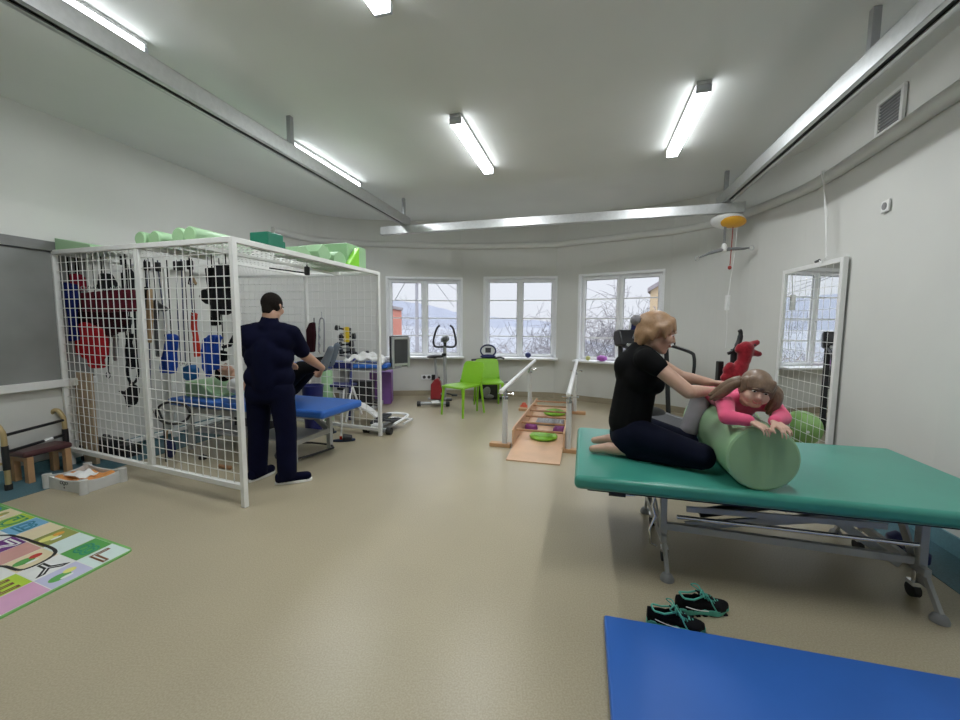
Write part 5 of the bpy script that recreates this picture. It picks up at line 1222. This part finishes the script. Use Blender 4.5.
# ------------------------------------------------------------ foam shapes on the cage roof
ZF = HC-.0045
M['dkgreen'] = mat('bottle_green_vinyl', (.01, .17, .10), .45)
M['limefoam'] = mat('lime_vinyl', (.26, .72, .04), .45)
def roofpt(t, d): p = FR+(FL-FR)*t+(BR-FR)*d; return V((p.x, p.y, zt(p)-.0045))
rolls = [(.500, 'pale green foam roll on the cage roof, leftmost of the row'), (.462, 'pale green foam roll on the cage roof, second from the left'), (.418, 'pale green foam roll on the cage roof, middle of the row of five'), (.318, 'pale green foam roll on the cage roof, fourth from the left'), (.235, 'pale green foam roll on the cage roof, rightmost of the row')]
for k, (t, l) in enumerate(rolls):
    r_ = (.062, .058, .06, .07, .064)[k]; p = roofpt(t, .035+.02*(k % 2)); q = cdp.to_track_quat('Z', 'Y').to_matrix()
    t_ = thing('small_roll', l, 'foam roll', p, 0, 'foam rolls on the cage roof')
    MB().lathe([(r_-.008, 0), (r_, .008), (r_, .55), (r_-.008, .56)], (0, 0, r_), 28, q).build('cover', M['foam'], t_, smooth=40)
    for z_ in (-.002, .559): MB().lathe([(0, 0), (r_-.009, 0), (r_-.009, .003), (0, .003)], V((0, 0, r_))+cdp*z_, 28, q).build('end_disc', M['foam2'], t_)
wu = (FR-FL).normalized(); p = FL+wu*.07; p.z = zt(FL)-.0045
t_ = thing('foam_wedge', 'long pale green foam wedge on the left end of the cage roof', 'foam wedge', p)
MB().prism([(-.04, 0), (.52, 0), (.52, .02), (-.04, .115)], (0, 0, 0), wu, (0, 0, 1), cdp*.4).build('cover', M['foam'], t_, bevel=.006)
def roofbox(name, label, d0, d1, t0, w_, h_, m_, pts=None):
    p = roofpt(t0, d0); L = (BR-FR).length*(d1-d0); t_ = thing(name, label, 'foam block', p, math.atan2(cdp.y, cdp.x))
    if pts is None: MB().box((L/2, w_/2, h_/2), (L, w_, h_)).build('cover', m_, t_, bevel=.012, seg=3)
    else: MB().prism([(a*L, b*h_) for a, b in pts], (0, 0, 0), (1, 0, 0), (0, 0, 1), (0, w_, 0)).build('cover', m_, t_, bevel=.008)
    return t_
g_ = roofbox('foam_block', 'bottle green foam block on the right edge of the cage roof', .20, .285, .03, .19, .135, M['dkgreen'])
MB().box((.19, .08, .045), (.05, .12, .09)).build('step', M['dkgreen'], g_, bevel=.01)
roofbox('foam_wedge', 'low pale green foam wedge between the bottle green block and the other foam shapes', .37, .47, .04, .25, .10, M['foam'], [(0, 0), (1, 0), (1, .4), (.6, 1), (.1, .8)])
roofbox('foam_prism', 'pale green six-sided foam prism on the middle of the cage roof right edge', .49, .59, .02, .28, .15, M['foam'], [(.2, 0), (.8, 0), (1, .45), (.75, .9), (.35, 1), (0, .5)])
p = roofpt(.02, .61); t_ = thing('half_roll', 'pale green half roll lying in front of the large foam block on the roof', 'foam roll', p, math.atan2(cdp.y, cdp.x))
MB().prism([(.11+.11*math.cos(PI*a/14), .125*math.sin(PI*a/14)) for a in range(15)], (0, 0, 0), (1, 0, 0), (0, 0, 1), (0, .3, 0)).build('cover', M['foam'], t_, smooth=40)
roofbox('foam_block', 'large pale green foam block at the far right end of the cage roof', .745, .93, .03, .5, .25, M['foam'])
roofbox('foam_wedge', 'small lime triangle wedge leaning on the large foam block', .70, .80, -.005, .06, .215, M['limefoam'], [(0, 0), (1, 0), (1, 1)])
# ------------------------------------------------------------ behind the cage
def box_thing(name, label, cat, loc, rz, size, m_, bevel=.012):
    t_ = thing(name, label, cat, loc, rz); return t_
M['navyp'] = mat('navy_plastic', (.012, .016, .12), .4)
M['violet'] = mat('violet_vinyl', (.24, .11, .37), .45)
p = V((-2.10, 4.97, 0))
t_ = thing('waste_bin', 'navy blue plastic bin standing behind the blue table', 'bin', p)
MB().lathe([(.09, 0), (.10, .01), (.125, .58), (.128, .60), (.118, .60), (.10, .3), (0, .29)], (0, 0, 0), 28).build('tub', M['navyp'], t_, smooth=40)
MB().tube([(.128*math.cos(a*PI/14), .128*math.sin(a*PI/14), .60) for a in range(28)], .008, 6, closed=True).build('rim', M['navyp'], t_, smooth=180)
p = V((-2.17, 5.62, 0))
t_ = thing('standing_roll', 'pale green foam roll standing upright behind the navy bin', 'foam roll', p)
MB().lathe([(.075, 0), (.08, .01), (.08, .70), (.075, .71)], (0, 0, 0), 28).build('cover', M['foam'], t_, smooth=40)
MB().lathe([(0, .709), (.074, .709), (.074, .713), (0, .713)], (0, 0, 0), 28).build('end_disc', M['foam2'], t_)
# tilt table
TT = V((-1.42, 6.42, 0))
t_ = thing('tilt_table', 'blue tilt table with grey upright footboard behind the cage', 'treatment table', TT, R(-2))
MB().box((-.80, 0, .715), (1.6, .58, .07)).build('padded_top', M['bluevinyl'], t_, bevel=.025, seg=3)
MB().box((-.80, 0, .66), (1.5, .40, .04)).build('top_frame', M['steel'], t_)
fR = rotm(0, 0, -48)
def FB(mb, c, d): mb.box(V((.14, .03, 0))+fR@V((c[0], c[1], 0))+Zv*c[2], d, rot=fR); return mb
fb = MB(); FB(fb, (0, -.14, .915), (.03, .04, .50)); FB(fb, (0, .14, .915), (.03, .04, .50)); FB(fb, (0, 0, 1.145), (.03, .24, .04)); FB(fb, (0, 0, .72), (.03, .24, .04))
fo = fb.build('footboard_frame', M['alu'], t_, bevel=.006)
FB(MB(), (-.01, 0, .93), (.02, .25, .40)).build('footboard', M['dark'], fo, bevel=.005)
FB(MB(), (-.055, .0, .93), (.05, .33, .50)).build('footboard_back', M['black'], t_, bevel=.01)
MB().bar((-.1, 0, .65), (.15, 0, .69), .06, .04).build('bracket', M['steel'], t_)
MB().bar((-.80, 0, .05), (-.80, 0, .65), .10, .12).build('column', M['steel'], t_)
for x in (-1.35, -.25): MB().bar((x, -.28, .05), (x, .28, .05), .05, .06).build('foot', M['steel'], t_)
MB().bar((-1.35, 0, .05), (-.25, 0, .05), .07, .05).build('base_bar', M['steel'], t_)
MB().box((-.45, -.12, .30), (.35, .2, .35)).box((-.42, -.05, .1), (.4, .25, .1)).build('motor', M['black'], t_, bevel=.02)
t_ = thing('towel', 'crumpled white sheet lying on the blue tilt table', 'cloth', V((-1.80, 6.33, .75)))
rnd = random.Random(3)
MB().sheet(lambda u, v: V(((u-.5)*.62, (v-.5)*.42, .05+.09*math.sin(u*PI)**.5*math.sin(v*PI)**.5+.018*math.sin(u*23+v*9)+.015*math.sin(v*19-u*7)-.04*(1-math.sin(u*PI))+.02)), 26, 18, .03).build('folds', M['whitecloth'], t_, smooth=180)
t_ = thing('foam_cube', 'violet foam cube on the floor under the blue tilt table', 'foam block', V((-1.715, 6.92, 0)), R(6))
MB().box((0, 0, .28), (.36, .36, .56)).build('cover', M['violet'], t_, bevel=.02, seg=3)
MB().tube([(.182, -.18, .02), (.182, -.18, .54)], .005, 5).build('zip', M['purple'], t_)
# rollator and crutch
t_ = thing('rollator', 'navy folding walker with light metal legs behind the back cage panel', 'walker', V((-1.98, 5.72, 0)), R(-8))
for x in (-.17, .17):
    MB().tube([(x, -.16, .02), (x*.95, -.10, .48), (x*.92, -.02, .84), (x*.92, .08, .86)], .018, 8).build('frame_tube', M['navyp'], t_, smooth=60)
    MB().tube([(x, -.26, .02), (x, -.08, .47)], .015, 8).build('leg', M['pvc'], t_, smooth=60); MB().tube([(x, .24, .02), (x, -.04, .47)], .015, 8).build('leg', M['pvc'], t_, smooth=60)
MB().box((0, -.04, .50), (.36, .26, .035)).build('seat', M['navyp'], t_, bevel=.01)
MB().box((0, .0, .78), (.33, .02, .10)).build('back_panel', M['navyp'], t_, bevel=.008)
for z in (.22,): MB().bar((-.17, -.15, z), (.17, -.15, z), .015, .015).build('crossbar', M['pvc'], t_)
p = at(341, 441, 0)
t_ = thing('crutch', 'white crutch with red tip leaning inside the cage behind the blue table', 'crutch', p)
MB().tube([(0, 0, .05), (.02, .09, .60)], .011, 8).build('shaft', M['white'], t_, smooth=60)
MB().tube([(0, 0, 0), (0, 0, .06)], .016, 8).build('tip', M['scarlet'], t_, smooth=60); MB().tube([(.012, .055, .35), (.013, .06, .38)], .015, 8).build('clip', M['black'], t_)
MB().bar((.02, .09, .60), (-.06, .09, .61), .025, .03).build('handle', M['black'], t_, bevel=.006)
M['slip'] = mat('navy_slipper', (.015, .03, .07), .7)
def slipper(label, p, rz):
    t_ = thing('slipper', label, 'slipper', p, rz, 'pair of slippers')
    MB().prism([(.13*math.cos(a*PI/12), (.045+.008*math.cos(a*PI/12))*math.sin(a*PI/12)) for a in range(24)], (0, 0, 0), (1, 0, 0), (0, 1, 0), (0, 0, .022)).build('sole', M['slip'], t_, bevel=.006)
    MB().sheet(lambda u, v: V((-.01+.10*u, .050*math.cos(v*PI)*(1-.15*u), .02+.06*(1-.35*u)*math.sin(v*PI))), 6, 10, .008).build('strap', M['black'], t_, smooth=60)
p = at(344, 441, 0); slipper('dark slipper on the floor at the end corner of the blue table, in front', p, R(15))
p = at(326, 434, 0); slipper('dark slipper on the floor behind the leg of the blue table', p, R(35))
# weight stand
p = V((-2.27, 6.88, 0))
t_ = thing('dumbbell_stand', 'stand with black dumbbells and one yellow one behind the tilt table', 'stand', p)
MB().tube([(0, 0, .02), (0, 0, 1.28)], .035, 10).build('post', M['steel'], t_, smooth=60); MB().lathe([(.22, 0), (.22, .02), (.05, .05), (0, .05)], (0, 0, 0), 20).build('base', M['black'], t_, smooth=40)
def bell(x0, y0, z0, x1, z1, m_, r=.05):
    b = MB().cyl((x0, y0, z0), (x1, y0, z1), .015)
    d = V((x1-x0, 0, z1-z0)).normalized()
    for q in ((x0, y0, z0), (x1, y0, z1)): q = V(q); b.cyl(q-d*.03, q+d*.03, r, n=10)
    b.build('dumbbell', m_, t_)
M['yellow'] = mat('yellow_vinyl', (.72, .50, .02), .45)
for z, a in ((.82, .0), (.95, .03), (1.08, -.02), (1.20, .02)): MB().bar((-.12, 0, z), (.12, 0, z), .10, .02).build('tray', M['steel'], t_)
bell(-.10, -.08, .88, .10, .90, M['black'], .06); bell(-.12, -.08, 1.01, .08, 1.03, M['black'], .055); bell(-.10, -.08, 1.14, .12, 1.16, M['black'], .05); bell(-.16, -.06, 1.30, .04, 1.26, M['black'], .045); bell(.14, -.08, .84, .34, .86, M['black'], .055)
MB().box((.03, -.16, 1.19), (.085, .06, .26)).build('yellow_pad', M['yellow'], t_, bevel=.015)
# hanging on the back panel
bpd = (BL-BR).normalized(); bpn = V((bpd.y, -bpd.x, 0)); bpn = bpn if bpn.y < 0 else -bpn
def bpp(px, py, off=.03): return atw(px, py, BR+bpn*off, BL+bpn*off)
q = bpp(313, 352)
t_ = thing('hanging_bag', 'narrow dark maroon bag hanging on the back cage panel beside the man\'s arm', 'bag', q)
P = [bpp(*x) for x in ((309, 330), (312, 323), (316, 322), (317, 335), (316, 352), (310, 352))]
MB()._add(P+[x+bpn*.06 for x in P], [tuple(range(6)), tuple(range(6, 12))]+[(i, (i+1) % 6, (i+1) % 6+6, i+6) for i in range(6)]).build('bag_body', M['dkmaroon'], t_, world=True, bevel=.015)
MB().tube([bpp(314, 323, .045), bpp(314, 318, .0)], .006, 6).build('loop', M['webbing'], t_, world=True)
t_ = thing('wire_hoop', 'tall narrow grey wire hoop hanging on the back cage panel beside the maroon bag', 'hoop', bpp(321, 352))
MB().tube(crom([bpp(319, 352, .05), bpp(319, 330, .05), bpp(320, 320, .05), bpp(322, 318, .05), bpp(324, 321, .05), bpp(324.3, 335, .05), bpp(324, 352, .05)], 4), .010, 8).build('hoop', M['steel'], t_, world=True, smooth=180)
MB().tube([bpp(322, 318, .05), bpp(321.6, 312, .0)], .006, 6).build('hook', M['steel'], t_, world=True)
MB().tube([bpp(319.5, 322+k*4, .05)+(bpn*.012 if k % 2 else bpn*-.012) for k in range(9)], .006, 6).build('chain', M['chrome'], t_, world=True)
# white curved board
t_ = thing('curved_board', 'white curved plastic board leaning on the floor behind the back cage panel', 'board', V((-1.60, 5.42, 0)), R(14))
MB().sheet(lambda u, v: V((-.16+u*.42, (v-.5)*.34, .30-.27*u**1.4+.03*math.sin(u*PI))), 12, 4, .02).build('shell', M['white'], t_, smooth=60)
MB().bar((-.14, -.14, 0.01), (-.14, -.14, .28), .02, .02).bar((-.14, .14, 0.01), (-.14, .14, .28), .02, .02).bar((-.14, -.14, .14), (-.14, .14, .14), .02, .02).build('support', M['steel'], t_)
# stepper
t_ = thing('mini_stepper', 'small grey stepper with two dark pedals on the floor behind the rear cage post', 'stepper', V((-1.245, 5.04, 0)), R(74))
MB().tube(crom([(.0, -.16, .10), (.34, -.17, .13), (.46, -.10, .13), (.46, .10, .13), (.34, .17, .13), (.0, .16, .10)], 4), .017, 8).build('frame_tube', M['pvc'], t_, smooth=60)
MB().tube([(.25, -.17, .05), (.55, -.15, .04), (.55, .15, .04), (.25, .17, .05)], .016, 8).build('rear_tube', M['pvc'], t_, smooth=60)
for y, a in ((-.09, 10), (.09, -8)):
    pe = MB().box((.12, y, .13), (.36, .13, .03), rot=rotm(0, a, 0)).build('pedal', M['dark'], t_, bevel=.01)
    rg = MB()
    for k in range(6): rg.box(V((.12, y, .13))+rotm(0, a, 0)@V((-.13+k*.05, 0, .017)), (.012, .11, .006), rot=rotm(0, a, 0))
    rg.build('grip_ribs', M['rubber'], pe)
    MB().cyl((-.02, y, .06), (.25, y, .12), .022).build('piston', M['steel'], t_, smooth=60)
MB().bar((-.12, -.15, .05), (-.12, .15, .05), .06, .05).bar((-.12, 0, .06), (.3, 0, .06), .07, .05).build('base', M['steel'], t_, bevel=.008)
for y in (-.16, .16): MB().cyl((-.12, y-.03, .045), (-.12, y+.03, .045), .045, n=16).build('foot_cap', M['rubber'], t_, smooth=60)
MB().box((-.14, 0, .10), (.10, .12, .06)).build('counter', M['pvc'], t_, bevel=.01)

# ------------------------------------------------------------ left edge: walker, bench, tray, play mat
M['gold'] = mat('gold_tube', (.52, .40, .20), .35, .35, var=.05)
ww = V((-3.93, 3.70, 0))
wa, wb = at(61, 466, 0), at(1, 489, 0); wa.z = wb.z = 0
wx = (wb-wa).normalized(); wy = V((-wx.y, wx.x, 0)); wy = wy if wy.x < 0 else -wy
sh_ = V((.09, -.02, 0)); wa += sh_; wb += sh_
t_ = thing('folding_walker', 'folding walking frame with gold tubes and black crossbars by the left wall', 'walker', wa)
for k in (0, 1):
    o = wx*(wb-wa).length*k
    tb = MB().tube(crom([o, o+Zv*.42, o+Zv*.50+wy*.015, o+wy*.045+Zv*.545, o+wy*.08+Zv*.545, o+wy*.11+Zv*.50, o+wy*.125+Zv*.40, o+wy*.13], 4), .019, 10).build('side_frame', M['gold'], t_, smooth=60)
    for q in (o, o+wy*.13): MB().cyl(q, q+Zv*.05, .024).build('rubber_foot', M['rubber'], tb, smooth=60)
    MB().tube([o+Zv*.17, o+Zv*.37], .023, 10).build('sleeve', M['black'], tb, smooth=60)
    MB().tube([o+Zv*.22, o+wy*.13+Zv*.22], .012, 8).build('side_bar', M['gold'], tb)
LW_ = (wb-wa).length
MB().tube([Zv*.455, wx*LW_+Zv*.455], .013, 8).build('crossbar', M['black'], t_, smooth=60)
cb = MB().tube([Zv*.315, wx*LW_+Zv*.315], .013, 8).build('crossbar', M['black'], t_, smooth=60)
MB().tube([wx*LW_*.25+Zv*.315, wx*LW_*.40+Zv*.315], .016, 8).build('label_sleeve', M['paper'], cb)
M['maroonseat'] = mat('maroon_vinyl_seat', (.085, .03, .032), .4)
t_ = thing('low_bench', 'low bench with maroon seat and pale wooden legs by the left wall', 'bench', V((-3.90, 3.47, 0)), math.atan2(dl.y, dl.x))
MB().box((0, 0, .25), (.34, .22, .05)).build('seat', M['maroonseat'], t_, bevel=.02, seg=3)
for x in (-.13, .13):
    for y in (-.085, .085): MB().box((x, y, .1125), (.045, .05, .225)).build('leg', M['wood'], t_, bevel=.005)
    MB().box((x, 0, .205), (.04, .14, .035)).build('apron', M['wood'], t_)
# plastic tray with orange cloth
M['trayp'] = mat('white_grey_plastic', (.60, .60, .58), .45)
M['orangecloth'] = mat('orange_cloth', (.75, .33, .10), .8, var=.12, bump=.3, bscale=30)
tq = [at(45, 488, 0), at(84, 495, 0), at(126, 481, 0), at(80, 470, 0)]
to = (tq[0]+tq[2])/2; tx = (tq[1]-tq[0]); tyv = (tq[2]-tq[1]); Lx, Ly = tx.length, tyv.length; tx.normalize()
t_ = thing('storage_tray', 'low white plastic tray with an orange cloth in front of the cage', 'tray', (to.x, to.y, 0), math.atan2(tx.y, tx.x))
ang2 = Lx*.5; hx, hy = .225, .145
def dip(u): return .115-.025*math.sin(u*PI)
for s in (-1, 1):
    MB().prism([(-hx, 0)]+[(-hx+2*hx*i/12, dip(i/12)) for i in range(13)]+[(hx, 0)], (0, s*hy, 0), (1, 0, 0), (0, 0, 1), (0, -s*.016, 0)).build('side', M['trayp'], t_, bevel=.004)
    MB().prism([(-hy, 0)]+[(-hy+2*hy*i/12, dip(i/12)) for i in range(13)]+[(hy, 0)], (s*hx, 0, 0), (0, 1, 0), (0, 0, 1), (-s*.016, 0, 0)).build('side', M['trayp'], t_, bevel=.004)
    for q in (-1, 1): MB().cyl((s*hx*.97, q*hy*.96, 0), (s*hx*.97, q*hy*.96, .118), .030, n=16).build('corner', M['trayp'], t_, smooth=40)
MB().box((0, 0, .008), (2*hx-.02, 2*hy-.02, .014)).build('bottom', M['trayp'], t_)
em = MB()
for cx in (-.03, .0, .03): em.tube([(cx+.016*math.cos(a*PI/6), -hy-.001, .07+.012*math.sin(a*PI/6)) for a in range(12)], .0025, 5, closed=True)
em.box((.0, -hy-.001, .03), (.012, .003, .012)); em.box((0, -hy-.001, .052), (.008, .003, .012))
em.build('emblem', M['dark'], t_)
t_ = thing('folded_cloth', 'orange cloth lying crumpled inside the white tray', 'cloth', (to.x, to.y, .015), math.atan2(tx.y, tx.x))
MB().sheet(lambda u, v: V(((u-.5)*.39, (v-.5)*.23, .06+.012*math.sin(u*11+v*5)+.010*math.sin(v*13-u*6))), 20, 14, .05).build('folds', M['orangecloth'], t_, smooth=60)
t_ = thing('paper_tissue', 'crumpled white tissue lying on the orange cloth', 'tissue', (to.x, to.y, .075), math.atan2(tx.y, tx.x))
MB().sheet(lambda u, v: V(((u-.5)*.20-.02, (v-.5)*.13-.02, .022+.014*math.sin(u*9+v*7)*math.sin(v*5)+.012*math.sin(u*PI))), 12, 8, .006).build('folds', M['paper'], t_, smooth=60)

# alphabet play mat
ma, mb_, mc = at(135, 549, .008), at(0, 618, .008), at(0, 503, .008)
e1 = V((mc.x-ma.x, mc.y-ma.y, 0)).normalized(); e2 = V((mb_.x-ma.x, mb_.y-ma.y, 0)).normalized()
M['matedge'] = mat('green_mat_edge', (.18, .45, .12), .6)
M['matwhite'] = mat('mat_white', (.72, .74, .68), .6)
pal = {'lime': (.42, .60, .05), 'pink': (.62, .34, .50), 'lav': (.50, .50, .66), 'teal': (.05, .24, .34), 'yel': (.72, .70, .20), 'purple': (.16, .03, .22), 'green': (.10, .36, .08), 'dkgreen': (.03, .28, .16), 'sky': (.18, .42, .62), 'cream': (.72, .62, .40), 'rose': (.60, .32, .28), 'pale': (.62, .74, .70), 'white': (.74, .75, .72), 'brown': (.22, .10, .05), 'black': (.02, .02, .02), 'orange': (.75, .35, .05), 'red': (.55, .05, .04), 'olive': (.30, .33, .08)}
PM = {k: mat('mat_print_'+k, c, .55, var=.03) for k, c in pal.items()}
order = list(PM); mats_ = [M['matedge'], M['matwhite']]+[PM[k] for k in order]; IX = {k: i+2 for i, k in enumerate(order)}
play = thing('play_mat', 'colourful alphabet play mat with letter tiles on the floor at the left edge', 'mat', (ma.x, ma.y, 0))
LX, LY = 1.84, 1.5
def mp(a, b, z=.0085): return e1*a+e2*b+Zv*z           # a along the far edge, b along the near edge
rc = lambda: [mp(.04, 0, 0), mp(LX, 0, 0), mp(LX, LY, 0), mp(0, LY, 0), mp(0, .04, 0), mp(.012, .012, 0)]
mb = MB(); P = rc(); mb._add(P+[p+Zv*.008 for p in P], [tuple(range(6)), tuple(range(6, 12))]+[(i, (i+1) % 6, (i+1) % 6+6, i+6) for i in range(6)]); mb.build('mat_base', M['matedge'], play)
mb = MB()
def patch(poly, key, z=.0092): mb.mi = IX[key] if key in IX else key; mb._add([mp(a, b, z) for a, b in poly], [tuple(range(len(poly)))])
mb.mi = 1; mb._add([mp(a, b, .0086) for a, b in ((.016, .016), (LX-.016, .016), (LX-.016, LY-.016), (.016, LY-.016))], [(0, 1, 2, 3)])
tw, tl = .180, .188
rows = [['pale', 'lav', 'pink', 'teal', 'lime', 'cream', 'sky', 'green'], ['green', 'white', 'lime', 'yel', 'rose', 'sky', 'pale', 'lav'], ['pale', 'cream', 'white', 'pale', 'lime', 'teal', 'yel', 'pink'], ['olive', 'rose', 'dkgreen', 'pale', 'white', 'green', 'lav', 'sky'], ['cream', 'purple', 'pale', 'rose', 'lime', 'yel', 'teal', 'white'], ['sky', 'white', 'green', 'cream', 'pink', 'lav', 'lime', 'teal'], ['lime', 'pale', 'yel', 'sky', 'green', 'rose', 'white', 'cream'], ['cream', 'green', 'lime', 'purple', 'pale', 'yel', 'sky', 'pink'], ['green', 'lime', 'rose', 'white', 'teal', 'cream', 'pink', 'lav'], ['pale', 'yel', 'sky', 'lime', 'white', 'green', 'rose', 'pale']]
for i, row in enumerate(rows):
    for j, k in enumerate(row):
        a0, b0 = .018+i*tw, .018+j*tl
        patch([(a0, b0), (a0+tw-.004, b0), (a0+tw-.004, b0+tl-.004), (a0, b0+tl-.004)], k)
def blobshape(ca, cb, ra, rb, key, z=.0096, n=14): patch([(ca+ra*math.cos(x*2*PI/n), cb+rb*math.sin(x*2*PI/n)) for x in range(n)], key, z)
def tile(i, j): return .018+(i+.5)*tw, .018+(j+.5)*tl
LT_ = {(0, 0), (0, 3), (1, 0), (1, 1), (1, 2), (3, 2), (4, 1), (5, 0), (5, 2), (7, 1), (6, 0), (4, 3), (8, 0)}
rnd = random.Random(9)
for i, row in enumerate(rows):
    for j, k in enumerate(row):
        a, b = tile(i, j)
        if (i+j) % 2 == 1 and (i, j) not in LT_:
            ks = rnd.sample(['orange', 'red', 'brown', 'green', 'yel', 'cream', 'olive'], 2)
            blobshape(a+rnd.uniform(-.02, .02), b+.02, .035, .05, ks[0]); blobshape(a+.02, b-.035, .025, .03, ks[1], .0098); blobshape(a-.03, b+.0, .012, .03, 'white', .0100)
pth = crom([mp(1.2, -.0+.35, 0), mp(.98, .22, 0), mp(.90, .2, 0), mp(.72, .19, 0), mp(.42, .20, 0), mp(.38, .36, 0), mp(.56, .40, 0), mp(.58, .58, 0), mp(.80, .70, 0), mp(1.05, .62, 0), mp(1.2, .35, 0)], 5)
mb.mi = IX['black']
for p, q in zip(pth, pth[1:]):
    d = (q-p).normalized(); n_ = V((-d.y, d.x, 0))*.009; mb._add([p-n_+Zv*.0102, q-n_+Zv*.0102, q+n_+Zv*.0102, p+n_+Zv*.0102], [(0, 1, 2, 3)])
def letter(ch, i, j, key, sz=.19, z=.0104, rot=0.0):
    cu = bpy.data.curves.new('glyph', 'FONT'); cu.body = ch; cu.size = sz; cu.align_x = 'CENTER'; cu.align_y = 'CENTER'; cu.fill_mode = 'NONE'; cu.bevel_depth = .0055; cu.bevel_resolution = 0; cu.resolution_u = 4
    o = bpy.data.objects.new('glyph', cu); COL.objects.link(o); dg = bpy.context.evaluated_depsgraph_get(); me = bpy.data.meshes.new_from_object(o.evaluated_get(dg))
    a, b = tile(i, j); mb.mi = IX[key]; cs, sn = math.cos(rot), math.sin(rot)
    vs = [mp(a+(-(v.co.y*cs+v.co.x*sn)), b+(-(v.co.x*cs-v.co.y*sn))*1.15, z+v.co.z*.3) for v in me.vertices]
    mb._add(vs, [tuple(p.vertices) for p in me.polygons]); bpy.data.objects.remove(o); bpy.data.curves.remove(cu); bpy.data.meshes.remove(me)
for ch, i, j, k in (('L', 0, 0, 'brown'), ('S', 0, 3, 'teal'), ('8', 1, 0, 'dkgreen'), ('Y', 1, 1, 'black'), ('E', 1, 2, 'brown'), ('S', 3, 2, 'white'), ('M', 4, 1, 'white'), ('B', 5, 0, 'teal'), ('C', 5, 2, 'white'), ('K', 7, 1, 'dkgreen'), ('G', 6, 0, 'dkgreen'), ('R', 4, 3, 'brown'), ('D', 8, 0, 'teal')): letter(ch, i, j, k)
pr_ = mb.build('print', mats_, play)
bpy.context.view_layer.update()
